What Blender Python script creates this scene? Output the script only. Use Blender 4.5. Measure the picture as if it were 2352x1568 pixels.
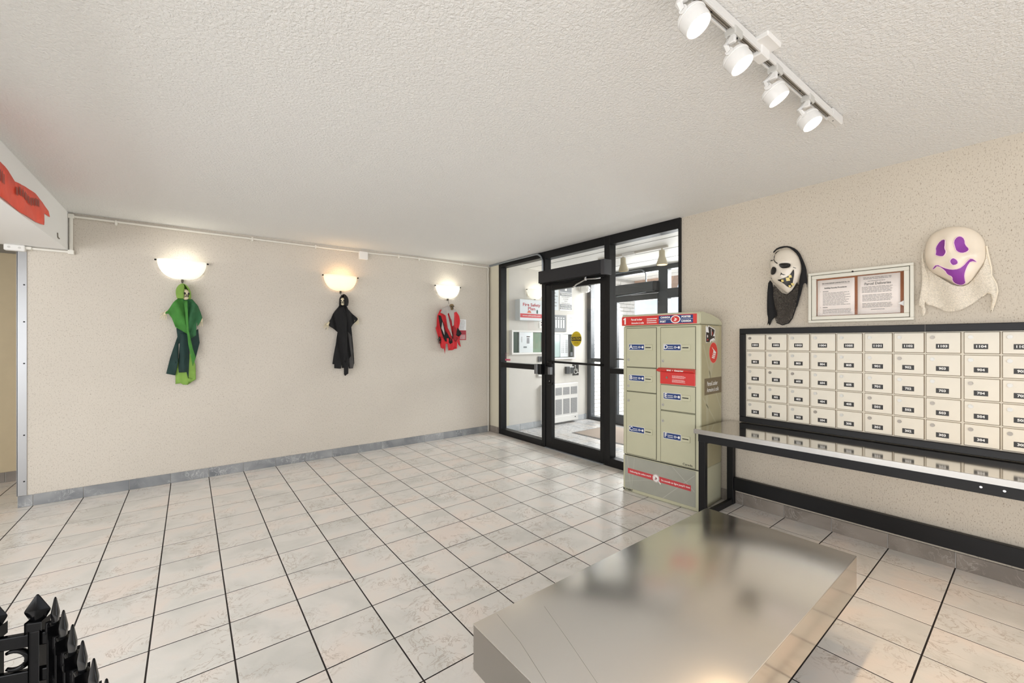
import bpy, bmesh, math, random
from mathutils import Matrix, Vector, noise
random.seed(7)
for o in list(bpy.data.objects): bpy.data.objects.remove(o, do_unlink=True)
SC = bpy.context.scene
COL = SC.collection
PI = math.pi

def srgb(r, g, b):
    f = lambda c: (c/12.92 if c <= .04045 else ((c+.055)/1.055)**2.4)
    return (f(r/255), f(g/255), f(b/255), 1.0)

# ------------------------------------------------------------------ camera
CAMH, FPX, YAW = 1.43, 950.17, 0.66207
cam_d = bpy.data.cameras.new('camera'); cam = bpy.data.objects.new('camera', cam_d); COL.objects.link(cam)
cam_d.sensor_width = 36.0; cam_d.lens = 36*FPX/2352; cam_d.clip_start = .05
cam.location = (0, 0, CAMH); cam.rotation_euler = (PI/2, 0, -YAW)
SC.camera = cam
# ------------------------------------------------------------------ view and light
SC.view_settings.view_transform = 'Standard'; SC.view_settings.look = 'None'
SC.view_settings.exposure = 0.0; SC.view_settings.gamma = 1.0; SC.view_settings.use_curve_mapping = False
W = bpy.data.worlds.new('sky'); SC.world = W; W.use_nodes = True
wn = W.node_tree; wn.nodes.clear()
def wnode(t): return wn.nodes.new(t)
wo = wnode('ShaderNodeOutputWorld'); wb = wnode('ShaderNodeBackground')
tc = wnode('ShaderNodeTexCoord'); mp = wnode('ShaderNodeMapping'); mp.inputs['Scale'].default_value = (1, 1, 3.2)
nz = wnode('ShaderNodeTexNoise'); nz.inputs['Scale'].default_value = 2.6; nz.inputs['Detail'].default_value = 6
cr = wnode('ShaderNodeValToRGB'); cr.color_ramp.elements[0].position = .38; cr.color_ramp.elements[1].position = .6
cr.color_ramp.elements[0].color = srgb(205, 222, 246); cr.color_ramp.elements[1].color = srgb(250, 251, 255)
wn.links.new(tc.outputs['Generated'], mp.inputs['Vector']); wn.links.new(mp.outputs['Vector'], nz.inputs['Vector'])
wn.links.new(nz.outputs['Fac'], cr.inputs['Fac']); wn.links.new(cr.outputs['Color'], wb.inputs['Color'])
wb.inputs['Strength'].default_value = 1.6
wn.links.new(wb.outputs['Background'], wo.inputs['Surface'])

def area(name, loc, rot, sx, sy, power, col):
    l = bpy.data.lights.new(name, 'AREA'); l.shape = 'RECTANGLE'; l.size = sx; l.size_y = sy
    l.energy = power; l.color = col[:3]
    o = bpy.data.objects.new(name, l); COL.objects.link(o); o.location = loc; o.rotation_euler = rot; return o
# fill lights added at unseen rear and side openings, and daylight through the entrance
area('rear_fill_light', (0.0, -3.80, 1.40), (PI/2+math.radians(14), 0, 0), 7.4, 2.0, 75, (1.0, 1.0, 1.0))
area('side_fill_light', (-3.95, 0.3, 1.30), (PI/2+math.radians(14), 0, -PI/2), 6.0, 1.75, 165, (1.0, 1.0, 1.0))
area('entrance_daylight', (6.9, 3.7, 2.3), (math.radians(58), 0, math.radians(90)), 2.8, 2.0, 340, (1.0, 1.0, 1.0))

# ------------------------------------------------------------------ materials
MATS = {}
class NT:
    def __init__(s, name):
        s.m = bpy.data.materials.new(name); s.m.use_nodes = True; s.t = s.m.node_tree
        s.b = s.t.nodes['Principled BSDF']; s.o = s.t.nodes['Material Output']
    def n(s, typ, **kw):
        nd = s.t.nodes.new(typ)
        for k, v in kw.items():
            if k in nd.inputs: nd.inputs[k].default_value = v
            else: setattr(nd, k, v)
        return nd
    def l(s, a, b): s.t.links.new(a, b)
    def ramp(s, fac, stops, interp='LINEAR'):
        r = s.n('ShaderNodeValToRGB'); cr = r.color_ramp; cr.interpolation = interp
        while len(cr.elements) < len(stops): cr.elements.new(.5)
        for e, (p, c) in zip(cr.elements, stops): e.position = p; e.color = c
        s.l(fac, r.inputs['Fac']); return r.outputs['Color']
    def mix(s, fac, a, b, typ='MIX'):
        m = s.n('ShaderNodeMix', data_type='RGBA', blend_type=typ)
        for i, v in ((0, fac), (6, a), (7, b)):
            if hasattr(v, 'links'): s.l(v, m.inputs[i])
            else: m.inputs[i].default_value = v
        return m.outputs[2]
    def bump(s, h, strength=.3, dist=.01, prev=None):
        b = s.n('ShaderNodeBump'); b.inputs['Strength'].default_value = strength; b.inputs['Distance'].default_value = dist
        s.l(h, b.inputs['Height'])
        if prev is not None: s.l(prev, b.inputs['Normal'])
        return b.outputs['Normal']
    def coord(s, scale=(1, 1, 1), kind='Object', rnd=False):
        t = s.n('ShaderNodeTexCoord'); m = s.n('ShaderNodeMapping'); m.inputs['Scale'].default_value = scale
        s.l(t.outputs[kind], m.inputs['Vector'])
        if rnd:
            oi = s.n('ShaderNodeObjectInfo'); mu = s.n('ShaderNodeMath', operation='MULTIPLY'); mu.inputs[1].default_value = 57.0
            s.l(oi.outputs['Random'], mu.inputs[0]); s.l(mu.outputs[0], m.inputs['Location'])
        return m.outputs['Vector']
    def noise(s, vec, scale, detail=4, rough=.5, dist=0):
        n = s.n('ShaderNodeTexNoise', Scale=scale, Detail=detail, Roughness=rough, Distortion=dist); s.l(vec, n.inputs['Vector'])
        return n.outputs['Fac']

def mat(name, col, rough=.5, metal=0.0, spec=.5, emit=None, estr=0, coat=0, bump=None, vary=0):
    if name in MATS: return MATS[name]
    s = NT(name); b = s.b
    b.inputs['Base Color'].default_value = col; b.inputs['Roughness'].default_value = rough; b.inputs['Metallic'].default_value = metal
    b.inputs['Specular IOR Level'].default_value = spec; b.inputs['Coat Weight'].default_value = coat
    if emit: b.inputs['Emission Color'].default_value = emit; b.inputs['Emission Strength'].default_value = estr
    if vary or bump:
        v = s.coord()
        if vary:
            f = s.noise(v, 9, 5)
            d = tuple(c*(1-vary) for c in col[:3])+(1,); u = tuple(min(1, c*(1+vary)) for c in col[:3])+(1,)
            s.l(s.ramp(f, [(.3, d), (.7, u)]), b.inputs['Base Color'])
        if bump: s.l(s.bump(s.noise(v, bump[0], 5), bump[1], bump[2]), b.inputs['Normal'])
    MATS[name] = s.m; return s.m

def m_tile(name, c1, c2, c3, vein, rough, bstr):
    s = NT(name); v = s.coord(rnd=True); b = s.b
    big = s.noise(v, 3.1, 3, .5, .6); mid = s.noise(v, 9, 8, .62, 1.4)
    base = s.ramp(big, [(.32, c1), (.5, c2), (.68, c3)])
    r = s.n('ShaderNodeMath', operation='SUBTRACT'); r.inputs[1].default_value = .5; s.l(mid, r.inputs[0])
    a = s.n('ShaderNodeMath', operation='ABSOLUTE'); s.l(r.outputs[0], a.inputs[0])
    ve = s.ramp(a.outputs[0], [(0.0, (1, 1, 1, 1)), (.022, (0, 0, 0, 1))])
    mask = s.ramp(s.noise(v, 4.3, 2), [(.46, (0, 0, 0, 1)), (.62, (1, 1, 1, 1))])
    fac = s.n('ShaderNodeMath', operation='MULTIPLY'); s.l(ve, fac.inputs[0]); s.l(mask, fac.inputs[1])
    f2 = s.n('ShaderNodeMath', operation='MULTIPLY'); f2.inputs[1].default_value = .6; s.l(fac.outputs[0], f2.inputs[0])
    oi = s.n('ShaderNodeObjectInfo')
    tint = s.ramp(oi.outputs['Random'], [(0, (.96, .96, .96, 1)), (1, (1.0, 1.0, 1.0, 1))])
    col = s.mix(f2.outputs[0], base, vein); col = s.mix(1.0, col, tint, 'MULTIPLY')
    s.l(col, b.inputs['Base Color'])
    rr = s.n('ShaderNodeMapRange'); rr.inputs['To Min'].default_value = rough-.04; rr.inputs['To Max'].default_value = rough+.1
    s.l(mid, rr.inputs['Value']); s.l(rr.outputs[0], b.inputs['Roughness'])
    n1 = s.bump(s.noise(v, 7, 10, .6, 1.2), bstr, .006)
    s.l(n1, b.inputs['Normal']); b.inputs['Specular IOR Level'].default_value = .5
    return s.m
M_TILE = m_tile('floor_tile_glaze', srgb(216, 214, 208), srgb(230, 226, 220), srgb(237, 226, 217), srgb(162, 142, 124), .2, .26)
M_BASE = m_tile('skirting_tile_glaze', srgb(118, 121, 125), srgb(146, 148, 150), srgb(172, 173, 174), srgb(222, 222, 221), .28, .2)
M_BASEW = m_tile('skirting_tile_glaze_brown', srgb(122, 114, 106), srgb(142, 133, 124), srgb(158, 149, 140), srgb(196, 188, 178), .28, .2)
M_VTILE = m_tile('vestibule_tile_glaze', srgb(180, 182, 184), srgb(194, 192, 190), srgb(204, 196, 188), srgb(150, 145, 140), .25, .1)
M_GROUT = mat('dark_grout', srgb(34, 26, 22), .9, bump=(60, .3, .004))
M_GROUTL = mat('grey_grout', srgb(190, 187, 183), .9)

def m_wallpaper(name, base, speck):
    s = NT(name); v = s.coord((1, 1, .45)); b = s.b
    f = s.noise(v, 200, 2, .5); f2 = s.noise(v, 100, 3, .6); big = s.noise(s.coord(), 1.3, 3)
    c = s.ramp(big, [(.35, tuple(x*.95 for x in base[:3])+(1,)), (.65, base)])
    k = s.ramp(f, [(.60, (0, 0, 0, 1)), (.72, (1, 1, 1, 1))])
    k2 = s.ramp(f2, [(.55, (0, 0, 0, 1)), (.75, (1, 1, 1, 1))])
    kk = s.n('ShaderNodeMath', operation='MULTIPLY'); kk.inputs[1].default_value = .8; s.l(k, kk.inputs[0])
    kb = s.n('ShaderNodeMath', operation='MULTIPLY'); kb.inputs[1].default_value = .42; s.l(k2, kb.inputs[0])
    col = s.mix(kk.outputs[0], c, speck); col = s.mix(kb.outputs[0], col, speck)
    s.l(col, b.inputs['Base Color']); b.inputs['Roughness'].default_value = .72; b.inputs['Specular IOR Level'].default_value = .25
    s.l(s.bump(f2, .1, .002), b.inputs['Normal'])
    return s.m
M_WALL = m_wallpaper('speckled_vinyl_wallpaper', srgb(213, 205, 193), srgb(150, 138, 123))
M_WALLR = m_wallpaper('speckled_vinyl_wallpaper_warm_lit', srgb(208, 198, 182), srgb(136, 118, 98))  # same wallpaper, with the warm light on the mail wall put into its colour
def m_ceil():
    s = NT('stippled_ceiling_paint'); v = s.coord(); b = s.b
    b.inputs['Base Color'].default_value = srgb(236, 235, 232); b.inputs['Roughness'].default_value = .85; b.inputs['Specular IOR Level'].default_value = .2
    f = s.noise(v, 75, 3, .55, .5)
    h = s.ramp(f, [(.35, (0, 0, 0, 1)), (.62, (1, 1, 1, 1))])
    s.l(s.bump(h, .55, .006), b.inputs['Normal'])
    return s.m
M_CEIL = m_ceil()
M_WHITE = mat('white_paint', srgb(236, 234, 230), .5)
M_SOFFIT = mat('white_soffit_paint', srgb(244, 243, 241), .6)
M_CREAM = mat('cream_paint', srgb(214, 208, 188), .5)
M_BEIGE = mat('corridor_beige_paint', srgb(196, 180, 148), .6, vary=.03)
M_VWALL = mat('vestibule_wall_paint', srgb(212, 208, 201), .6, vary=.02)
M_BLACK = mat('black_anodised_frame', srgb(17, 17, 18), .38, 0, .3)
M_BLACKM = mat('black_satin_metal', srgb(15, 15, 17), .42, 0, .3)
M_FRAME2 = mat('grey_black_exterior_frame', srgb(62, 66, 70), .4, vary=.15)
M_OPER = mat('charcoal_operator_cover', srgb(38, 38, 41), .45, 0, .35)
M_CHROME = mat('bright_metal', srgb(200, 200, 200), .2, 1)
M_GALV = mat('galvanised_metal', srgb(165, 172, 178), .4, .8)
M_DARK = mat('dark_gap', srgb(20, 19, 18), .8)
M_LOCKER = mat('locker_khaki_enamel', srgb(194, 192, 164), .42, vary=.02)
M_LOCKERD = mat('locker_door_enamel', srgb(189, 187, 159), .42, vary=.02)
M_LGREY = mat('locker_grey_panel', srgb(160, 160, 148), .4, vary=.04)
M_LSIDE = mat('locker_side_decal', srgb(176, 168, 134), .42, vary=.04)
M_RED = mat('postal_red', srgb(206, 52, 48), .35)
M_REDD = mat('red_strip', srgb(197, 66, 70), .4)
M_NAVY = mat('postal_navy', srgb(30, 58, 116), .4)
M_INKW = mat('white_ink', srgb(240, 238, 234), .5)
M_INKK = mat('black_ink', srgb(40, 38, 36), .6)
M_INKG = mat('grey_ink', srgb(120, 116, 112), .7)
M_INKR = mat('red_ink', srgb(190, 50, 60), .6)
M_BROWNB = mat('brown_decal_band', srgb(118, 104, 78), .5)
M_MAILD = mat('mailbox_ivory_enamel', srgb(226, 219, 203), .38, vary=.03)
M_MAILF = mat('mailbox_frame_ivory', srgb(222, 214, 196), .4)
M_BRASSY = mat('mailbox_edge_tan', srgb(178, 160, 120), .45)
M_PLATE = mat('black_number_plate', srgb(34, 32, 30), .45)
M_LOCKC = mat('cam_lock_metal', srgb(190, 188, 182), .45, .7)
M_LOCKD = mat('worn_cam_lock_metal', srgb(140, 134, 126), .4, 1)
M_PAPER = mat('white_paper', srgb(246, 236, 229), .8)
M_PAPERW = mat('bright_paper', srgb(240, 240, 240), .8)
M_CORK = mat('brown_cork', srgb(150, 92, 58), .85, vary=.12)
M_BOARD = mat('noticeboard_aluminium', srgb(214, 210, 196), .4, .1)
M_PLASTIC = mat('glossy_black_plastic', srgb(8, 8, 9), .16, 0, .13)
M_BONE = mat('bone_plastic', srgb(224, 212, 180), .4, vary=.1)
M_BONEDK = mat('brown_bone_plastic', srgb(120, 100, 66), .5, vary=.25)
M_MASKW = mat('glossy_white_mask_vinyl', srgb(226, 216, 200), .25, vary=.05)
M_GHOST = mat('ivory_mask_vinyl', srgb(238, 224, 204), .25, vary=.03)
M_PURPLE = mat('purple_mask_cloth', srgb(142, 60, 158), .5, vary=.1)
M_MBLACK = mat('mask_black_paint', srgb(28, 25, 23), .35)
M_TOOTH = mat('yellow_tooth', srgb(226, 206, 130), .4)
M_GLITE = mat('light_green_gauze', srgb(130, 168, 74), .8, vary=.14)
M_GMID = mat('green_gauze', srgb(66, 132, 52), .8, vary=.22)
M_GDEEP = mat('bottle_green_gauze', srgb(44, 98, 58), .8, vary=.2)
M_GDARK = mat('dark_teal_cloth', srgb(26, 54, 50), .8, vary=.25)
M_CLOTHK = mat('black_cloth', srgb(16, 15, 16), .85, vary=.2)
M_CLOTHG = mat('grey_black_gauze', srgb(66, 64, 62), .85, vary=.2)
M_REDCL = mat('red_cloth', srgb(206, 40, 46), .75, vary=.12)
M_REDDK = mat('deep_red_cloth', srgb(150, 30, 36), .8, vary=.2)
M_GREYCL = mat('grey_lace', srgb(176, 168, 162), .85, bump=(140, .6, .004), vary=.15)
M_ORANGE = mat('torn_red_film', srgb(252, 74, 42), .45, vary=.1)
M_SMUDGE = mat('faded_film_print', srgb(150, 74, 62), .6)
M_LAWN = mat('lawn', srgb(96, 150, 70), .9, vary=.2)
M_PAVE = mat('concrete_paving', srgb(214, 212, 206), .85, vary=.04)
M_BRICK = mat('painted_white_brick', srgb(226, 222, 218), .7, bump=(40, .4, .004), vary=.03)
M_MORTAR = mat('pale_mortar', srgb(205, 202, 198), .9)
M_FASCIA = mat('brown_fascia', srgb(176, 146, 128), .7)
M_LEAF = mat('hazed_tree_leaf', srgb(176, 186, 168), .9, vary=.2)  # pale tone has the distance haze mixed into the leaf colour
M_BARK = mat('tree_bark', srgb(110, 96, 84), .9)
M_YELLOW = mat('caution_yellow', srgb(204, 178, 30), .5)
M_LENSB = mat('camera_black_lens', srgb(18, 18, 20), .1)
M_SMOKED = mat('grey_directory_face', srgb(112, 114, 118), .4)
M_SCREEN = mat('intercom_glass_green_reflection', srgb(150, 170, 150), .05, .0, .8)  # green tint paints in the reflected outdoors
M_CONE = mat('beige_cone_lamp', srgb(196, 186, 160), .5)
M_VENT = mat('vent_grille_grey', srgb(150, 150, 150), .6)

def m_steel(name, rough, tint):
    s = NT(name); b = s.b
    b.inputs['Metallic'].default_value = 1.0; b.inputs['Base Color'].default_value = tint
    f = s.noise(s.coord((1, 1, 1)), 2.0, 2, .5)
    mr = s.n('ShaderNodeMapRange'); mr.inputs['From Min'].default_value = .3; mr.inputs['From Max'].default_value = .7
    mr.inputs['To Min'].default_value = rough*.85; mr.inputs['To Max'].default_value = rough*1.2
    s.l(f, mr.inputs['Value']); s.l(mr.outputs[0], b.inputs['Roughness'])
    s.l(s.bump(s.noise(s.coord((1.3, 1.0, 1.0)), 1.8, 1, .4), .05, .012), b.inputs['Normal'])
    return s.m
M_STEEL = m_steel('scuffed_stainless_steel', .22, (.84, .82, .795, 1))
M_STEELC = m_steel('polished_stainless_counter', .09, (.66, .64, .61, 1))
M_STEELE = mat('bright_steel_edge', (.46, .45, .43, 1), .25, 1)
M_GUARD = mat('stainless_corner_guard', (.38, .38, .38, 1), .3, 1)

def m_glass(name='clear_glass', f0=.03, tint=(.965, .97, .968, 1)):
    s = NT(name); s.t.nodes.remove(s.b)
    tr = s.n('ShaderNodeBsdfTransparent'); tr.inputs['Color'].default_value = tint
    gl = s.n('ShaderNodeBsdfGlossy'); gl.inputs['Roughness'].default_value = .0
    lw = s.n('ShaderNodeLayerWeight'); lw.inputs['Blend'].default_value = .5
    pw = s.n('ShaderNodeMath', operation='POWER'); pw.inputs[1].default_value = 5; s.l(lw.outputs['Facing'], pw.inputs[0])
    fr = s.n('ShaderNodeMath', operation='MULTIPLY_ADD'); fr.inputs[1].default_value = 1-f0; fr.inputs[2].default_value = f0; s.l(pw.outputs[0], fr.inputs[0])
    mx = s.n('ShaderNodeMixShader'); s.l(fr.outputs[0], mx.inputs[0]); s.l(tr.outputs[0], mx.inputs[1]); s.l(gl.outputs[0], mx.inputs[2])
    s.l(mx.outputs[0], s.o.inputs['Surface']); return s.m
M_GLASS = m_glass(); M_GLASSB = m_glass('low_glare_glass', .006, (1, 1, 1, 1))
def m_gauze(name, col, density, scale, hi=.94, lo=.5):
    s = NT(name); b = s.b; b.inputs['Base Color'].default_value = col; b.inputs['Roughness'].default_value = .9
    v = s.coord(); w = s.noise(v, scale, 6, .7, 1.5)
    k = s.ramp(w, [(density-.08, (0, 0, 0, 1)), (density+.08, (1, 1, 1, 1))])
    mr = s.n('ShaderNodeMapRange'); mr.inputs['To Min'].default_value = hi; mr.inputs['To Max'].default_value = lo
    s.l(k, mr.inputs['Value']); s.l(mr.outputs[0], b.inputs['Alpha']); return s.m
M_NET = m_gauze('black_netting', srgb(52, 46, 41), .5, 80, .8, .34)
M_CHEESE = m_gauze('cream_cheesecloth', srgb(246, 236, 218), .5, 150, .8, .45)
M_SHADE = {}
def m_shade(name, col, st):
    s = NT(name); s.t.nodes.remove(s.b)
    d = s.n('ShaderNodeBsdfDiffuse'); d.inputs['Color'].default_value = (.92, .92, .9, 1)
    t = s.n('ShaderNodeBsdfTranslucent'); t.inputs['Color'].default_value = (.95, .94, .92, 1)
    e = s.n('ShaderNodeEmission'); e.inputs['Color'].default_value = col; e.inputs['Strength'].default_value = st
    m = s.n('ShaderNodeMixShader'); m.inputs[0].default_value = .22; a = s.n('ShaderNodeAddShader')
    s.l(d.outputs[0], m.inputs[1]); s.l(t.outputs[0], m.inputs[2]); s.l(m.outputs[0], a.inputs[0]); s.l(e.outputs[0], a.inputs[1])
    s.l(a.outputs[0], s.o.inputs['Surface']); return s.m

# ------------------------------------------------------------------ mesh helpers
def box(bm, x0, x1, y0, y1, z0, z1, bev=0, seg=1):
    r = bmesh.ops.create_cube(bm, size=1); vs = r['verts']
    for v in vs: v.co = Vector(((x0+x1)/2+v.co.x*(x1-x0), (y0+y1)/2+v.co.y*(y1-y0), (z0+z1)/2+v.co.z*(z1-z0)))
    if bev: bevel(bm, vs, bev, seg)
    return vs
def bevel(bm, vs, w, seg=1):
    es = list({e for v in vs for e in v.link_edges})
    bmesh.ops.bevel(bm, geom=es, offset=w, segments=seg, affect='EDGES', profile=.5)
def tube(bm, pts, r, seg=10, cap=True):
    pts = [Vector(p) for p in pts]; rings = []
    for i, p in enumerate(pts):
        d = (pts[min(i+1, len(pts)-1)]-pts[max(i-1, 0)]).normalized()
        ref = Vector((0, 0, 1)) if abs(d.z) < .9 else Vector((1, 0, 0))
        a = d.cross(ref).normalized(); b = d.cross(a)
        rr = r[i] if isinstance(r, (list, tuple)) else r
        rings.append([bm.verts.new(p+a*rr*math.cos(2*PI*k/seg)+b*rr*math.sin(2*PI*k/seg)) for k in range(seg)])
    for A, B in zip(rings, rings[1:]):
        for k in range(seg): bm.faces.new((A[k], A[(k+1) % seg], B[(k+1) % seg], B[k]))
    if cap: bm.faces.new(rings[0][::-1]); bm.faces.new(rings[-1])
def sphere(bm, c, rx, ry, rz, u=16, v=10, rot=None):
    r = bmesh.ops.create_uvsphere(bm, u_segments=u, v_segments=v, radius=1)
    for w in r['verts']:
        p = Vector((w.co.x*rx, w.co.y*ry, w.co.z*rz))
        if rot is not None: p = rot @ p
        w.co = p+Vector(c)
    return r['verts']
def prism(bm, poly, f0, f1):
    """poly of (a,b); f0/f1 map (a,b) to the two end faces"""
    A = [bm.verts.new(f0(a, b)) for a, b in poly]; B = [bm.verts.new(f1(a, b)) for a, b in poly]
    n = len(poly)
    for i in range(n): bm.faces.new((A[i], A[(i+1) % n], B[(i+1) % n], B[i]))
    bm.faces.new(A[::-1]); bm.faces.new(B)
def soft(p, n=2):
    for _ in range(n):
        q = []
        for (a, b), (c, d) in zip(p, p[1:]+p[:1]): q += [(a*.75+c*.25, b*.75+d*.25), (a*.25+c*.75, b*.25+d*.75)]
        p = q
    return p
class Fr:
    """a flat frame on a wall or face: a to the viewer's right, b up, d out of the face"""
    def __init__(s, o, r, n, u=(0, 0, 1)):
        s.o = Vector(o); s.r = Vector(r).normalized(); s.n = Vector(n).normalized(); s.u = Vector(u)
    def p(s, a, b, d=0): return s.o+s.r*a+s.u*b+s.n*d
    def box(s, bm, a0, a1, b0, b1, d0, d1, bev=0, seg=1):
        r = bmesh.ops.create_cube(bm, size=1); vs = r['verts']
        for v in vs: v.co = s.p((a0+a1)/2+v.co.x*(a1-a0), (b0+b1)/2+v.co.y*(b1-b0), (d0+d1)/2+v.co.z*(d1-d0))
        if bev: bevel(bm, vs, bev, seg)
    def poly(s, bm, pts, d0, d1):
        prism(bm, pts, lambda a, b: s.p(a, b, d0), lambda a, b: s.p(a, b, d1))
    def disc(s, bm, a, b, ra, rb, d0, d1, seg=20):
        s.poly(bm, [(a+ra*math.cos(2*PI*k/seg), b+rb*math.sin(2*PI*k/seg)) for k in range(seg)], d0, d1)
    def M(s, a, b, d=0):
        p = s.p(a, b, d); return Matrix(((s.r.x, s.u.x, s.n.x, p.x), (s.r.y, s.u.y, s.n.y, p.y), (s.r.z, s.u.z, s.n.z, p.z), (0, 0, 0, 1)))
WL = Fr((0, 5.42, 0), (1, 0, 0), (0, -1, 0))       # left wall
WM = Fr((3.82, 0, 0), (0, -1, 0), (-1, 0, 0))      # mail wall, a = -y
WV = Fr((0, 5.20, 0), (1, 0, 0), (0, -1, 0))       # vestibule wall
WB = Fr((-.865, 0, 0), (0, 1, 0), (1, 0, 0))       # bulkhead face

_txt = {}
def text_mesh(st, size, bold=0.0, sx=1.0):
    k = (st, size, bold)
    if k not in _txt:
        c = bpy.data.curves.new('t', 'FONT'); c.body = st; c.size = size; c.offset = bold; c.resolution_u = 2
        c.align_x = 'CENTER'; c.align_y = 'CENTER'
        o = bpy.data.objects.new('t', c); COL.objects.link(o)
        bpy.context.view_layer.update()
        me = bpy.data.meshes.new_from_object(o.evaluated_get(bpy.context.evaluated_depsgraph_get()))
        bpy.data.objects.remove(o); bpy.data.curves.remove(c); _txt[k] = me
    return _txt[k]
def put_text(bm, fr, st, a, b, d, size, bold=0.0, sx=1.0, align='C', width=None):
    me = text_mesh(st, size, bold)
    xs = [v.co.x for v in me.vertices] or [0]
    if width: sx = width/(max(xs)-min(xs))
    if align == 'L': a = a-min(xs)*sx
    n0 = len(bm.verts); bm.from_mesh(me); bm.verts.ensure_lookup_table()
    Mx = fr.M(a, b, d) @ Matrix.Diagonal((sx, 1, 1, 1))
    for v in list(bm.verts)[n0:]: v.co = Mx @ v.co
def lines(bm, fr, a0, a1, b0, b1, n, d, h=.35, rng=None, ragged=.25):
    rng = rng or random
    st = (b1-b0)/n
    for i in range(n):
        y = b1-(i+.5)*st; e = a1-(a1-a0)*ragged*rng.random()
        a = a0
        while a < e-.001:
            w = min((a1-a0)*rng.uniform(.05, .16), e-a); fr.box(bm, a, a+w*.86, y-st*h/2, y+st*h/2, d, d+.0004); a += w

# ------------------------------------------------------------------ object helpers
def wloc(o):
    p = Vector(o.location)
    while o.parent: o = o.parent; p += Vector(o.location)
    return p
def obj(name, bm, m, parent=None, smooth=False, loc=None, label=None, kind=None):
    me = bpy.data.meshes.new(name)
    base = Vector(loc) if loc is not None else (wloc(parent) if parent else None)
    if base is None:   # origin at the base of the thing
        xs = [v.co for v in bm.verts]
        base = Vector(((min(v.x for v in xs)+max(v.x for v in xs))/2, (min(v.y for v in xs)+max(v.y for v in xs))/2, min(v.z for v in xs)))
    for v in bm.verts: v.co -= base
    bmesh.ops.recalc_face_normals(bm, faces=bm.faces)
    bm.to_mesh(me); bm.free()
    if m: me.materials.append(m)
    if smooth is True:
        for p in me.polygons: p.use_smooth = True
    elif smooth:
        me.shade_smooth() if hasattr(me, 'shade_smooth') else None
        me.set_sharp_from_angle(angle=math.radians(smooth))
    o = bpy.data.objects.new(name, me); COL.objects.link(o)
    if parent: o.parent = parent; o.location = base-wloc(parent)
    else: o.location = base
    if label: o['label'] = label
    if kind: o['kind'] = kind
    return o
def thing(name, label, cat, loc, group=None):
    o = bpy.data.objects.new(name, None); COL.objects.link(o); o.location = loc; o.empty_display_size = .05
    o['label'] = label; o['category'] = cat
    if group: o['group'] = group
    return o
def tag(o, label, cat, group=None):
    o['label'] = label; o['category'] = cat
    if group: o['group'] = group
    return o
def struct(name, bm, m, parent=None, **k):
    o = obj(name, bm, m, parent, **k); o['kind'] = 'structure'; return o
def B(): return bmesh.new()
def bbox(name, b, m, parent=None, bev=0, **k):
    bm = B(); box(bm, *b, bev); return obj(name, bm, m, parent, **k)
def piece(name, me, parent, loc):
    o = bpy.data.objects.new(name, me); COL.objects.link(o); o.parent = parent; o.location = Vector(loc)-wloc(parent); return o
def solid(o, t, off=0):
    md = o.modifiers.new('thickness', 'SOLIDIFY'); md.thickness = t; md.offset = off
def dup(o, parent=None):
    c = o.copy(); COL.objects.link(c); c.parent = parent
    for ch in list(o.children): dup(ch, c)
    return c
def cloth(fr, poly, d, amp=.006, freq=70, step=.022, slant=12, seed=0, bulge=0.0):
    """a hanging cloth panel cut to an outline, falling in folds"""
    bm = B(); vs = [bm.verts.new((a, b, 0)) for a, b in poly]; bm.faces.new(vs)
    bmesh.ops.triangulate(bm, faces=bm.faces[:])
    a0, a1 = min(p[0] for p in poly), max(p[0] for p in poly); b0, b1 = min(p[1] for p in poly), max(p[1] for p in poly)
    k = a0+step*.5
    while k < a1: bmesh.ops.bisect_plane(bm, geom=bm.verts[:]+bm.edges[:]+bm.faces[:], plane_co=(k, 0, 0), plane_no=(1, 0, 0)); k += step
    k = b0+step*2
    while k < b1: bmesh.ops.bisect_plane(bm, geom=bm.verts[:]+bm.edges[:]+bm.faces[:], plane_co=(0, k, 0), plane_no=(0, 1, 0)); k += step*2.5
    for v in bm.verts:
        a, b = v.co.x, v.co.y
        t = (a-a0)/max(a1-a0, 1e-5)
        dd = d+amp*math.sin(freq*a+slant*b+seed)+amp*.6*noise.noise(Vector((a*18, b*7, seed)))+bulge*math.sin(PI*t)
        v.co = fr.p(a, b, dd)
    return bm

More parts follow.
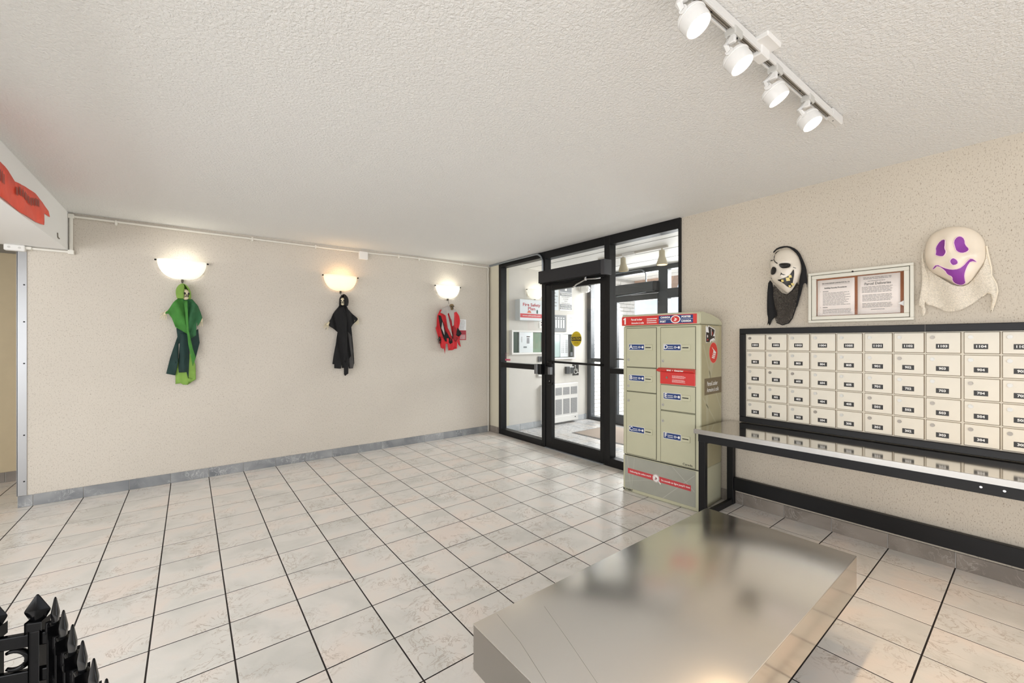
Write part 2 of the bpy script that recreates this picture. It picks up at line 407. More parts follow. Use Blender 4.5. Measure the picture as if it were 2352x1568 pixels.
D = {
 'skull_face': [(-1.327,2.176),(-1.27,2.184),(-1.227,2.164),(-1.185,2.108),(-1.165,2.042),(-1.161,1.984),(-1.177,1.929),(-1.202,1.874),(-1.223,1.838),(-1.253,1.806),(-1.283,1.824),(-1.323,1.867),(-1.367,1.912),(-1.39,1.955),(-1.386,2.015),(-1.399,2.067),(-1.393,2.102),(-1.358,2.099),(-1.36,2.152)],
 'skull_eye_r': [(-1.304,2.049),(-1.278,2.055),(-1.223,2.048),(-1.218,2.022),(-1.239,2.01),(-1.287,2.015)],
 'skull_eye_l': [(-1.374,2.006),(-1.351,2.038),(-1.324,2.029),(-1.317,2.004),(-1.329,1.975),(-1.351,1.97),(-1.369,1.981)],
 'skull_nose': [(-1.289,1.954),(-1.284,1.982),(-1.274,1.968),(-1.254,1.959),(-1.269,1.958),(-1.281,1.965)],
 'skull_mouth': [(-1.325,1.929),(-1.286,1.928),(-1.234,1.948),(-1.209,1.988),(-1.201,1.998),(-1.202,1.958),(-1.213,1.911),(-1.226,1.855),(-1.247,1.862),(-1.277,1.899)],
 'tooth0': [(-1.236,1.954),(-1.219,1.955),(-1.216,1.934),(-1.234,1.933)],
 'tooth1': [(-1.254,1.936),(-1.232,1.936),(-1.228,1.911),(-1.251,1.909)],
 'tooth2': [(-1.287,1.924),(-1.27,1.924),(-1.268,1.905),(-1.285,1.904)],
 'tooth3': [(-1.226,1.892),(-1.212,1.892),(-1.209,1.875),(-1.224,1.874)],
 'tooth4': [(-1.242,1.876),(-1.229,1.877),(-1.227,1.862),(-1.24,1.86)],
 'skull_net': [(-1.369,1.915),(-1.333,1.861),(-1.293,1.817),(-1.263,1.804),(-1.229,1.836),(-1.195,1.895),(-1.178,1.855),(-1.191,1.759),(-1.203,1.702),(-1.229,1.616),(-1.254,1.578),(-1.298,1.564),(-1.342,1.586),(-1.358,1.642),(-1.329,1.642),(-1.36,1.732)],
 'skull_strand': [(-1.401,1.949),(-1.369,1.905),(-1.369,1.763),(-1.329,1.642),(-1.369,1.622),(-1.395,1.557),(-1.404,1.588),(-1.415,1.563),(-1.404,1.624),(-1.415,1.665),(-1.41,1.818)],
 'skull_hood': [(-1.364,2.164),(-1.326,2.199),(-1.273,2.202),(-1.222,2.18),(-1.18,2.137),(-1.151,2.061),(-1.131,1.991),(-1.129,1.939),(-1.107,1.903),(-1.101,1.838),(-1.127,1.881),(-1.149,1.887),(-1.168,1.814),(-1.188,1.7),(-1.197,1.71),(-1.184,1.854),(-1.172,1.929),(-1.162,1.986),(-1.166,2.044),(-1.188,2.113),(-1.231,2.168),(-1.273,2.19),(-1.331,2.182),(-1.357,2.157)],
 'ghost_face': [(-0.474,2.051),(-0.46,2.111),(-0.416,2.149),(-0.362,2.161),(-0.299,2.148),(-0.249,2.11),(-0.219,2.056),(-0.21,1.988),(-0.212,1.915),(-0.234,1.866),(-0.259,1.818),(-0.289,1.776),(-0.335,1.78),(-0.372,1.816),(-0.416,1.852),(-0.455,1.889),(-0.474,1.939),(-0.48,1.996)],
 'ghost_eye_l': [(-0.42,2.027),(-0.398,2.066),(-0.374,2.069),(-0.373,2.034),(-0.376,2.012),(-0.368,1.987),(-0.379,1.962),(-0.395,1.963),(-0.42,1.977),(-0.416,1.999)],
 'ghost_eye_r': [(-0.34,2.047),(-0.327,2.075),(-0.309,2.078),(-0.294,2.057),(-0.291,2.019),(-0.273,1.99),(-0.281,1.973),(-0.304,1.967),(-0.327,1.984),(-0.334,2.012)],
 'ghost_nose': [(-0.354,1.927),(-0.341,1.944),(-0.326,1.935),(-0.317,1.914),(-0.326,1.9),(-0.344,1.899)],
 'ghost_mouth': [(-0.44,1.891),(-0.412,1.919),(-0.38,1.891),(-0.348,1.875),(-0.317,1.875),(-0.297,1.894),(-0.282,1.918),(-0.264,1.935),(-0.24,1.906),(-0.267,1.916),(-0.279,1.895),(-0.287,1.87),(-0.294,1.838),(-0.294,1.812),(-0.292,1.789),(-0.312,1.78),(-0.335,1.79),(-0.348,1.81),(-0.346,1.833),(-0.369,1.851),(-0.377,1.875),(-0.407,1.909),(-0.423,1.893)],
 'ghost_cloth': [(-0.482,2.057),(-0.456,1.893),(-0.387,1.821),(-0.339,1.777),(-0.292,1.773),(-0.251,1.827),(-0.212,1.911),(-0.209,2.007),(-0.204,1.962),(-0.19,1.871),(-0.19,1.827),(-0.171,1.774),(-0.166,1.729),(-0.178,1.657),(-0.19,1.61),(-0.188,1.636),(-0.183,1.68),(-0.19,1.717),(-0.207,1.726),(-0.226,1.705),(-0.256,1.67),(-0.307,1.628),(-0.349,1.616),(-0.387,1.622),(-0.431,1.66),(-0.473,1.671),(-0.487,1.784)],
 'ghost_strand': [(-0.486,2.04),(-0.493,1.953),(-0.486,1.815),(-0.498,1.704),(-0.506,1.672),(-0.486,1.655),(-0.492,1.615),(-0.48,1.59),(-0.466,1.63),(-0.478,1.67),(-0.458,1.733),(-0.455,1.844),(-0.48,1.943)],
 'green_hood': [(-0.103,1.926),(-0.079,1.965),(-0.046,1.991),(-0.033,1.976),(-0.017,1.942),(-0.002,1.872),(-0.01,1.848),(-0.05,1.855),(-0.083,1.867),(-0.099,1.894)],
 'green_skull': [(-0.033,1.902),(-0.284,2.286)],
 'green_cape_l': [(-0.079,1.88),(-0.126,1.822),(-0.172,1.737),(-0.193,1.718),(-0.189,1.705),(-0.165,1.706),(-0.14,1.665),(-0.111,1.574),(-0.017,1.506),(-0.028,1.688),(-0.039,1.855)],
 'green_cape_r': [(-0.05,1.854),(0.02,1.863),(0.068,1.795),(0.091,1.73),(0.104,1.674),(0.076,1.606),(0.065,1.587),(0.057,1.634),(0.053,1.493),(0.012,1.46),(-0.01,1.539),(-0.028,1.725)],
 'green_strip': [(-0.046,1.843),(-0.017,1.845),(-0.006,1.539),(0.027,1.352),(0.051,1.267),(0.026,1.179),(-0.01,1.399),(-0.032,1.668)],
 'green_dark_l': [(-0.105,1.566),(-0.061,1.557),(-0.01,1.511),(-0.013,1.445),(-0.087,1.408),(-0.09,1.232),(-0.113,1.089),(-0.184,1.109),(-0.155,1.261),(-0.097,1.478)],
 'green_dark_c': [(-0.076,1.51),(-0.006,1.511),(-0.002,1.258),(-0.01,1.052),(-0.024,1.118),(-0.086,1.116),(-0.09,1.186),(-0.079,1.399)],
 'green_dark_r': [(0.001,1.502),(0.069,1.559),(0.082,1.417),(0.05,1.261),(0.016,1.323)],
 'green_tails': [(-0.09,1.259),(-0.111,1.102),(-0.112,0.999),(-0.072,1.007),(-0.06,1.053),(-0.05,0.99),(-0.016,0.988),(-0.01,1.065),(0.051,1.04),(0.048,1.19),(0.02,1.304),(-0.039,1.305)],
 'green_hand_l': [(-0.189,1.714),(-0.195,1.663),(-0.202,1.616)],
 'green_hand_r': [(0.097,1.65),(0.091,1.607),(0.081,1.576)],
 'green_hook': [(-0.054,2.055),(-0.054,1.995)],
 'black_hood': [(1.464,1.983),(1.492,1.992),(1.529,1.987),(1.555,1.948),(1.546,1.908),(1.557,1.86),(1.455,1.855),(1.45,1.903)],
 'black_skull': [(1.467,1.931),(1.098,2.327)],
 'black_robe': [(1.463,1.884),(1.537,1.893),(1.561,1.831),(1.622,1.784),(1.69,1.718),(1.682,1.698),(1.603,1.612),(1.613,1.499),(1.627,1.362),(1.644,1.154),(1.627,1.088),(1.58,1.09),(1.565,1.147),(1.565,1.03),(1.532,1.0),(1.518,1.022),(1.518,1.1),(1.495,1.101),(1.49,1.15),(1.476,1.094),(1.408,1.1),(1.408,1.148),(1.386,1.153),(1.408,1.344),(1.444,1.546),(1.358,1.611),(1.335,1.649),(1.389,1.765)],
 'black_panel': [(1.444,1.842),(1.508,1.865),(1.55,1.75),(1.55,1.556),(1.553,1.362),(1.527,1.169),(1.513,1.17),(1.481,1.459),(1.444,1.651)],
 'black_torn': [(1.561,1.557),(1.608,1.499),(1.621,1.342),(1.641,1.155),(1.624,1.092),(1.577,1.093),(1.558,1.177),(1.6,1.249),(1.583,1.382)],
 'black_hand_l': [(1.337,1.649),(1.32,1.62),(1.302,1.589)],
 'black_hand_r': [(1.685,1.712),(1.679,1.678),(1.673,1.636)],
 'black_hook': [(1.478,2.064),(1.478,1.991)],
 'red_skull': [(2.979,1.939),(2.472,2.505)],
 'red_collar': [(2.869,1.905),(2.948,1.95),(3.028,1.944),(3.113,1.874),(3.066,1.854),(3.069,1.792),(3.054,1.669),(3.034,1.653),(3.023,1.729),(2.971,1.85),(2.95,1.828),(2.982,1.718),(3.038,1.506),(3.017,1.516),(2.959,1.626),(2.925,1.807),(2.846,1.844)],
 'red_robe': [(2.851,1.886),(2.93,1.9),(3.069,1.907),(3.128,1.873),(3.175,1.808),(3.19,1.746),(3.169,1.631),(3.202,1.538),(3.19,1.455),(3.216,1.347),(3.163,1.393),(3.13,1.434),(3.13,1.326),(3.092,1.319),(3.045,1.304),(2.987,1.3),(2.976,1.393),(2.932,1.404),(2.927,1.25),(2.913,1.333),(2.874,1.338),(2.829,1.484),(2.788,1.624),(2.806,1.654),(2.823,1.805)],
 'red_dark_a': [(2.81,1.808),(2.855,1.8),(2.894,1.686),(2.928,1.545),(2.987,1.419),(2.917,1.434),(2.871,1.544),(2.836,1.654)],
 'red_dark_b': [(3.134,1.635),(3.208,1.548),(3.155,1.501),(3.107,1.522)],
 'red_dark_c': [(2.934,1.586),(2.985,1.495),(3.037,1.465),(3.054,1.588),(3.072,1.578),(3.054,1.424),(3.008,1.393),(2.951,1.434)],
 'red_dark_d': [(3.054,1.69),(3.101,1.629),(3.101,1.506),(3.149,1.486),(3.101,1.424),(3.054,1.465)],
 'red_hem': [(2.868,1.484),(3.116,1.465),(3.118,1.341),(3.104,1.325),(3.092,1.357),(3.081,1.317),(3.063,1.352),(3.04,1.303),(3.022,1.342),(2.999,1.302),(2.988,1.338),(2.974,1.298),(2.963,1.394),(2.919,1.404),(2.916,1.252),(2.906,1.333),(2.888,1.323),(2.868,1.354)],
 'red_tatter_a': [(2.872,1.715),(2.888,1.655),(2.917,1.525),(2.9,1.525),(2.86,1.624)],
 'red_tatter_b': [(2.966,1.809),(3.0,1.801),(3.024,1.628),(3.041,1.475),(3.012,1.465),(2.989,1.637)],
 'red_hand': [(2.812,1.494),(2.807,1.444),(2.835,1.389)],
 'red_hook': [(2.982,2.086),(2.982,1.969)],
 'red_paper': [(3.191,1.759),(3.313,1.754),(3.313,1.445),(3.191,1.45)],
 'red_paper_red': [(3.191,1.591),(3.313,1.593)],
 'banner': [(3.666,2.467),(3.754,2.461),(3.807,2.453),(3.919,2.422),(4.135,2.456),(4.345,2.469),(4.56,2.461),(4.711,2.435),(4.756,2.398),(4.591,2.391),(4.57,2.296),(4.382,2.276),(4.039,2.258),(3.821,2.256),(3.666,2.255)],
 'banner_mark': [(3.821,2.317),(3.948,2.365),(4.168,2.378),(4.135,2.359),(4.308,2.362),(4.479,2.366),(4.254,2.343),(4.055,2.327)],
}
SPOT_W = 36
# ================================================================== STRUCTURE
TX, X0 = 0.3093, -1.0762
def grid_x(k): return X0+TX*k
Y0 = 2.2315
def grid_y(k): return Y0+.3093*k if k >= -1 else Y0-.3093+.3165*(k+1)
GW = .0068
CS, SN = math.cos(YAW), math.sin(YAW)
def project(x, y, z):
    d = SN*x+CS*y
    if d < .05: return None
    return 1176+FPX*(CS*x-SN*y)/d, 784-FPX*(z-CAMH)/d
def tile_mesh(w, h, t=.006, ch=.0007):
    bm = B()
    lo = [bm.verts.new((sx*w/2, sy*h/2, -t)) for sx, sy in ((-1, -1), (1, -1), (1, 1), (-1, 1))]
    mi = [bm.verts.new((sx*w/2, sy*h/2, -ch)) for sx, sy in ((-1, -1), (1, -1), (1, 1), (-1, 1))]
    hi = [bm.verts.new((sx*(w/2-ch), sy*(h/2-ch), 0)) for sx, sy in ((-1, -1), (1, -1), (1, 1), (-1, 1))]
    for A, Bq in ((lo, mi), (mi, hi)):
        for i in range(4): bm.faces.new((A[i], A[(i+1) % 4], Bq[(i+1) % 4], Bq[i]))
    bm.faces.new(hi); return bm
_tm = {}
def tmesh(w, h, m, key, t=.008):
    k = (round(w, 4), round(h, 4), key)
    if k not in _tm:
        bm = tile_mesh(w, h, t); me = bpy.data.meshes.new('tile'); bm.to_mesh(me); bm.free(); me.materials.append(m); _tm[k] = me
    return _tm[k]
# ---- lobby floor
bm = B(); box(bm, -4.1, 3.86, -3.95, 6.62, -.2, -.0009)
FLOOR = struct('floor', bm, M_GROUT)
cells = []
for i in range(-10, 16):
    for j in range(-20, 14):
        x0, x1, y0, y1 = grid_x(i), grid_x(i+1), grid_y(j), grid_y(j+1)
        x1 = min(x1, 3.818)
        if y0 > 6.49 or y1 < -3.8 or x1-x0 < .03: continue
        if x0 > -1.16:
            y1 = min(y1, 5.418)
        if y1-y0 < .03: continue
        P = [project(x, y, 0) for x in (x0, x1) for y in (y0, y1)]
        vis = any(p and -5 < p[0] < 2357 and 0 < p[1] < 1573 for p in P)
        area_ = 0
        if vis:
            q = [p for p in P if p]
            us = [min(max(p[0], 0), 2352) for p in q]; vs_ = [min(max(p[1], 0), 1568) for p in q]
            area_ = (max(us)-min(us))*(max(vs_)-min(vs_))
        cells.append((area_, x0, x1, y0, y1))
cells.sort(key=lambda c: -c[0])
rest = B()
for n, (ar, x0, x1, y0, y1) in enumerate(cells):
    w, h = x1-x0-GW, y1-y0-GW
    if n < 300 and ar > 0:
        o = piece('tile', tmesh(w, h, M_TILE, 't'), FLOOR, ((x0+x1)/2, (y0+y1)/2, random.uniform(-.0001, .0001)))
    else:
        t = tile_mesh(w, h); t.verts.ensure_lookup_table()
        for v in t.verts: v.co += Vector(((x0+x1)/2, (y0+y1)/2, 0))
        me = bpy.data.meshes.new('x'); t.to_mesh(me); t.free(); rest.from_mesh(me); bpy.data.meshes.remove(me)
o = obj('tile_field', rest, M_TILE, FLOOR); o['kind'] = 'stuff'
# ---- ceiling (falls very slightly towards the bulkhead)
cz = lambda x: 2.595+.011*(x+.865)
bm = B()
prism(bm, [(-.865, -3.9), (3.99, -3.9), (3.99, 5.5), (-.865, 5.5)], lambda a, b: Vector((a, b, cz(a))), lambda a, b: Vector((a, b, 2.9)))
CEIL = struct('ceiling', bm, M_CEIL)
# dropped bulkhead along the left and its soffit
bm = B(); box(bm, -4.05, -.865, -3.9, 5.425, 2.255, 2.9)
struct('wall_bulkhead', bm, M_SOFFIT)
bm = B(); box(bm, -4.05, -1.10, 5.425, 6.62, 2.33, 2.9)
struct('ceiling', bm, mat('corridor_ceiling_unlit_grey', srgb(150, 150, 148), .8))  # dark grey puts the shade of the unlit corridor into the colour
# ---- walls
bm = B(); box(bm, -1.166, 3.80, 5.42, 5.62, -.02, 2.9)
struct('wall_left', bm, M_WALL)
bm = B(); box(bm, 3.82, 4.02, -3.95, 2.19, -.02, 2.9)
struct('wall_right', bm, M_WALLR)
bm = B(); box(bm, -4.05, -1.0, 6.5, 6.62, -.02, 2.9); box(bm, -1.166, -1.05, 5.62, 6.5, -.02, 2.9)
struct('wall_corridor', bm, M_BEIGE)
# rear and side wall out of view, openings added to let light in
bm = B()
box(bm, -4.05, 3.99, -3.95, -3.85, -.02, .4); box(bm, -4.05, 3.99, -3.95, -3.85, 2.42, 2.9)
box(bm, -4.05, -3.7, -3.95, -3.85, .4, 2.42); box(bm, 3.7, 3.99, -3.95, -3.85, .4, 2.42)
struct('wall_rear', bm, M_WALL)
bm = B()
box(bm, -4.15, -4.0, -3.95, 6.62, -.02, .42); box(bm, -4.15, -4.0, -3.95, 6.62, 2.22, 2.9)
box(bm, -4.15, -4.0, -3.95, -2.7, .42, 2.22); box(bm, -4.15, -4.0, 3.3, 6.62, .42, 2.22)
struct('wall_side', bm, M_WALL)
# pipe chase that closes the corner beside the entrance
bm = B(); box(bm, 3.78, 3.99, 5.195, 5.62, -.02, 2.9)
struct('wall_chase', bm, M_CREAM)
bm = B(); box(bm, 3.765, 3.80, 5.19, 5.42, cz(3.8)-.03, cz(3.8)-.002)
struct('trim_1', bm, M_GALV)
bm = B(); box(bm, 3.768, 3.79, 5.19, 5.42, .0, .1)
struct('baseboard_chase', bm, M_BASEW)
# ---- skirtings, tile by tile
def skirting(name, cells, fr, h, m, th=.011):
    bm = B(); fr.box(bm, cells[0][0], cells[-1][1], 0, h-.002, 0, th-.005)
    S = struct(name, bm, M_GROUTL)
    for a0, a1 in cells:
        w = a1-a0-.004; key = (round(w, 3), name)
        if key not in _tm:
            t = tile_mesh(w, h, .006, .002); R = fr.M(0, 0, 0).to_3x3().to_4x4()
            for v in t.verts: v.co = R @ v.co
            me = bpy.data.meshes.new('skirting_tile'); t.to_mesh(me); t.free(); me.materials.append(m); _tm[key] = me
        piece('skirting_tile', _tm[key], S, fr.p((a0+a1)/2, h/2, th))
    return S
c = [(-1.166, grid_x(0))]+[(grid_x(k), grid_x(k+1)) for k in range(0, 15)]+[(grid_x(15), 3.765)]
skirting('baseboard_left', c, WL, .098, M_BASE)
ys = [2.19, 1.922, 1.611, 1.295, .978, .660, .338, .02, -.30, -.62]
skirting('baseboard_right', [(-ys[i], -ys[i+1]) for i in range(len(ys)-1)], WM, .1, M_BASEW)
CW = Fr((0, 6.5, 0), (1, 0, 0), (0, -1, 0))
skirting('baseboard_corridor', [(-2.62+.31*k, -2.31+.31*k) for k in range(0, 5)]+[(-1.07-.0, -1.06)], CW, .1, M_BASEW) if 0 else skirting('baseboard_corridor', [(-2.72+.31*k, -2.41+.31*k) for k in range(0, 5)], CW, .1, M_BASEW)
# stainless corner guard at the corridor opening
bm = B(); box(bm, -1.170, -1.113, 5.4135, 5.4205, .1, 2.21); box(bm, -1.172, -1.166, 5.4135, 5.50, .1, 2.21)
T = struct('trim_2', bm, M_GUARD)
for z in (1.92, 1.60, 1.24, .22, .62):
    bm = B(); WL.disc(bm, -1.128, z, .006, .006, .006, .009, 10); obj('screw', bm, M_DARK, T)

# ================================================================== ENTRANCE GLAZING (inner)
def bars(name, lst, m, parent, x0=3.79, x1=3.90, bev=.003):
    for (nm, y0, y1, z0, z1, *dx) in lst:
        a, b = dx if dx else (x0, x1)
        bbox(nm, (a, b, y0, y1, z0, z1), m, parent, bev)
def pane(parent, x, y0, y1, z0, z1): return bbox('glass_pane', (x-.003, x+.003, y0, y1, z0, z1), M_GLASS, parent)
def root_struct(name, loc):
    o = bpy.data.objects.new(name, None); COL.objects.link(o); o.location = loc; o['kind'] = 'structure'; return o
zc = cz(3.85)
W1 = root_struct('window_1', (3.85, 4.67, 0))
bars('f', [('jamb', 5.14, 5.196, 0, zc), ('jamb', 4.135, 4.205, 0, zc), ('head_rail', 4.205, 5.14, 2.57, zc), ('mid_rail', 4.205, 5.14, 1.035, 1.108), ('sill_rail', 4.205, 5.14, 0, .085)], M_BLACK, W1)
pane(W1, 3.845, 4.2, 5.145, .08, 1.04); pane(W1, 3.845, 4.2, 5.145, 1.1, 2.575)
W2 = root_struct('window_2', (3.85, 3.6, 2.2))
bars('f', [('head_rail', 3.125, 4.135, 2.545, zc), ('door_head', 3.125, 4.135, 2.19, 2.28)], M_BLACK, W2)
pane(W2, 3.845, 3.12, 4.14, 2.275, 2.55)
W3 = root_struct('window_3', (3.85, 2.62, 0))
bars('f', [('jamb', 3.045, 3.125, 0, zc), ('jamb', 2.185, 2.205, 0, zc), ('head_rail', 2.205, 3.045, 2.54, zc), ('mid_rail', 2.205, 3.045, 1.065, 1.125), ('sill_rail', 2.205, 3.045, 0, .095)], M_BLACK, W3)
pane(W3, 3.845, 2.2, 3.05, .09, 1.07); pane(W3, 3.845, 2.2, 3.05, 1.12, 2.545)
D1 = root_struct('door_1', (3.85, 3.63, 0))
bars('f', [('hinge_stile', 3.130, 3.195, .012, 2.186, 3.80, 3.86), ('lock_stile', 4.018, 4.130, .012, 2.186, 3.80, 3.86), ('top_rail', 3.195, 4.018, 2.115, 2.186, 3.80, 3.86), ('bottom_rail', 3.195, 4.018, .012, .15, 3.80, 3.86)], M_BLACK, D1)
pane(D1, 3.833, 3.19, 4.022, .145, 2.12)
bm = B(); tube(bm, [(3.80, 4.06, 1.165), (3.765, 4.05, 1.165), (3.765, 3.16, 1.155), (3.80, 3.15, 1.155)], .014); obj('push_bar', bm, M_BLACK, D1, 40)
bm = B(); tube(bm, [(3.80, 4.04, 1.155), (3.74, 4.02, 1.155), (3.73, 3.925, 1.15), (3.728, 3.905, 1.13), (3.728, 3.90, 1.0), (3.728, 3.905, .90), (3.73, 3.925, .878), (3.74, 4.02, .872), (3.80, 4.04, .872)], .013); obj('pull_handle', bm, M_BLACK, D1, 40)
bbox('latch_box', (3.765, 3.80, 4.05, 4.125, .985, 1.10), M_BLACK, D1, .004)
bbox('latch_plate', (3.758, 3.80, 4.0, 4.05, .99, 1.09), mat('satin_grey_metal', srgb(128, 130, 132), .4, .6), D1, .003)
bm = B(); WD = Fr((3.80, 0, 0), (0, -1, 0), (-1, 0, 0)); WD.disc(bm, -4.055, .90, .008, .008, 0, .006, 12); obj('key_cylinder', bm, M_CHROME, D1)
bbox('threshold', (3.775, 3.92, 3.13, 4.135, .0, .010), M_GALV, D1, .002, label='grey metal threshold strip')
# strike box on the mullion
t = thing('strike_box', 'grey and black latch box on mullion left of the door', 'latch', (3.76, 4.18, .98))
bbox('housing', (3.72, 3.79, 4.145, 4.205, .985, 1.125), M_BLACK, t, .004)
bbox('cover_plate', (3.705, 3.775, 4.205, 4.265, .99, 1.125), mat('satin_grey_metal', srgb(128, 130, 132), .4, .6), t, .004)
# caution sticker
WG = Fr((3.8295, 0, 0), (0, -1, 0), (-1, 0, 0))
bm = B(); WG.disc(bm, -3.600, 1.462, .092, .097, 0, .001, 32); S = obj('caution_sticker', bm, mat('pale_sticker_rim', srgb(232, 226, 150), .5), D1, label='round yellow caution sticker')
bm = B(); WG.disc(bm, -3.600, 1.462, .085, .090, .001, .0016, 32); obj('sticker_face', bm, M_YELLOW, S)
bm = B(); WG.box(bm, -3.683, -3.517, 1.437, 1.489, .0016, .002); obj('sticker_band', bm, M_INKK, S)
bm = B(); put_text(bm, WG, 'CAUTION', -3.6, 1.463, .0024, .045, .0008, width=.145); obj('sticker_word', bm, M_YELLOW, S)
bm = B(); put_text(bm, WG, 'AUTOMATIC', -3.6, 1.509, .002, .02, width=.12); put_text(bm, WG, 'DOOR', -3.6, 1.412, .002, .026, width=.07); obj('sticker_lettering', bm, mat('olive_ink', srgb(90, 78, 16), .6), S)
# small red and white decal on the left pane
bm = B(); WP = Fr((3.8415, 0, 0), (0, -1, 0), (-1, 0, 0))
WP.box(bm, -5.10, -4.97, 1.135, 1.165, 0, .0008); S = obj('glass_decal', bm, mat('faded_pink_decal', srgb(214, 110, 130), .6), W1)
bm = B(); lines(bm, WP, -5.10, -4.98, 1.18, 1.26, 4, 0, .18); obj('decal_print', bm, mat('pink_print', srgb(206, 150, 160), .6), S)
# door operator
t = thing('door_operator', 'long charcoal automatic door operator box above the entrance door', 'door operator', (3.74, 3.58, 2.19))
bbox('cover', (3.675, 3.80, 3.085, 4.145, 2.205, 2.362), M_OPER, t, .004)
bbox('end_cap', (3.672, 3.80, 3.022, 3.083, 2.19, 2.362), mat('operator_end_cap', srgb(58, 58, 62), .4), t, .006)
bbox('underside_plate', (3.69, 3.80, 3.10, 4.13, 2.195, 2.205), M_BLACK, t)
bm = B(); tube(bm, [(3.735, 3.36, 2.20), (3.735, 3.36, 2.168)], .018); tube(bm, [(3.735, 3.36, 2.172), (3.72, 3.50, 2.125), (3.745, 3.56, 2.105)], .009); obj('swing_arm', bm, M_CHROME, t, 40)
bm = B(); tube(bm, [(3.735, 3.36, 2.176), (3.73, 3.19, 2.162), (3.76, 3.15, 2.168)], .009); obj('link_arm', bm, M_CHROME, t, 40)
bm = B(); sphere(bm, (3.745, 3.56, 2.105), .016, .016, .012, 10, 6); obj('arm_joint', bm, M_CHROME, t, True)
bm = B(); sphere(bm, (3.735, 3.36, 2.17), .02, .02, .014, 10, 6); obj('arm_joint', bm, M_CHROME, t, True)
# conduit feeding the operator
bm = B(); zt = zc-.018
pts = [(3.768, 5.19, zt), (3.768, 4.30, zt)]
for k in range(1, 7): a = k*PI/12; pts.append((3.768, 4.30-.14*math.sin(a), zt-.14*(1-math.cos(a))))
pts += [(3.768, 4.16-.0, zt-.2), (3.768, 4.0, zt-.2)] if 0 else [(3.768, 4.16, 2.362)]
tube(bm, pts, .012); tag(obj('steel_conduit', bm, M_GALV, None, 40), 'bent steel conduit running along the black frame head down to the operator', 'conduit')
# ================================================================== VESTIBULE AND OUTSIDE
bm = B(); box(bm, 3.86, 5.98, 2.0, 5.35, -.2, -.0009)
VF = struct('floor', bm, M_GROUT)
for i in range(7):
    for j in range(11):
        x0, x1 = 3.905+.303*i, min(3.905+.303*(i+1), 5.80); y1 = 5.19-.303*j; y0 = max(y1-.303, 2.2)
        if x1-x0 < .05 or y1-y0 < .05: continue
        piece('tile', tmesh(x1-x0-.005, y1-y0-.005, M_VTILE, 'v'), VF, ((x0+x1)/2, (y0+y1)/2, 0))
t = thing('entrance_mat', 'thin grey brown mat on vestibule floor inside the exterior door', 'mat', (5.2, 3.9, 0))
bbox('carpet', (4.75, 5.62, 3.45, 4.5, .001, .008), mat('brown_grey_mat', srgb(150, 136, 124), .9, bump=(200, .5, .003)), t)
bbox('rubber_edge', (4.72, 5.65, 3.42, 4.53, .0005, .005), mat('mat_rubber', srgb(110, 108, 106), .7), t)
bm = B(); box(bm, 3.9, 5.95, 2.0, 5.35, 2.625, 2.9); VC = struct('ceiling', bm, M_WHITE)
for x in (4.35, 4.85, 5.35):
    bm = B(); box(bm, x-.004, x+.004, 2.2, 5.2, 2.622, 2.627); obj('panel_joint', bm, M_VENT, VC)
bm = B(); box(bm, 3.9, 5.95, 5.20, 5.36, -.02, 2.9); struct('wall_vestibule', bm, M_VWALL)
bm = B(); box(bm, 4.02, 5.95, 2.0, 2.185, -.02, 2.9); struct('wall_vestibule', bm, M_VWALL)
skirting('baseboard_vestibule', [(3.905+.303*k, 3.905+.303*(k+1)) for k in range(6)]+[(5.723, 5.80)], WV, .1, m_tile('vestibule_skirting_glaze', srgb(172, 176, 180), srgb(184, 187, 190), srgb(194, 196, 198), srgb(215, 215, 215), .28, .15))
# things on the vestibule wall
t = thing('fire_safety_box', 'white fire safety plan box with red band on the vestibule wall', 'document box', (4.36, 5.14, 1.765))
bm = B(); WV.box(bm, 4.115, 4.60, 1.765, 2.105, 0, .115, .004); obj('case', bm, mat('pale_grey_box', srgb(208, 212, 212), .4), t)
bm = B(); WV.box(bm, 4.12, 4.595, 1.77, 2.10, .115, .121, .002); obj('door', bm, mat('ice_white_door', srgb(226, 232, 236), .35), t)
bm = B(); WV.box(bm, 4.125, 4.59, 1.812, 1.876, .121, .1225); obj('red_band', bm, mat('fire_red', srgb(206, 48, 56), .4), t)
bm = B(); put_text(bm, WV, 'Fire Safety', 4.36, 2.018, .1225, .07, .0012, width=.37); put_text(bm, WV, 'Plan', 4.36, 1.957, .1225, .07, .0012, width=.15); obj('title_lettering', bm, M_INKR, t)
bm = B(); put_text(bm, WV, 'www.safetyinfo.com', 4.36, 1.845, .1235, .034, .0005, width=.38); obj('band_lettering', bm, M_INKW, t)
bm = B(); WV.poly(bm, [(4.31+.035*math.cos(a*PI/8), 1.895+.035*math.sin(a*PI/8)) for a in range(9)], .121, .124); WV.box(bm, 4.262, 4.358, 1.89, 1.896, .121, .124); obj('helmet_picture', bm, mat('orange_helmet', srgb(216, 104, 60), .5), t)
bm = B(); WV.box(bm, 4.465, 4.495, 1.885, 1.93, .121, .124); WV.disc(bm, 4.48, 1.932, .012, .014, .121, .124, 10); obj('extinguisher_picture', bm, mat('extinguisher_green_grey', srgb(66, 104, 96), .5), t)
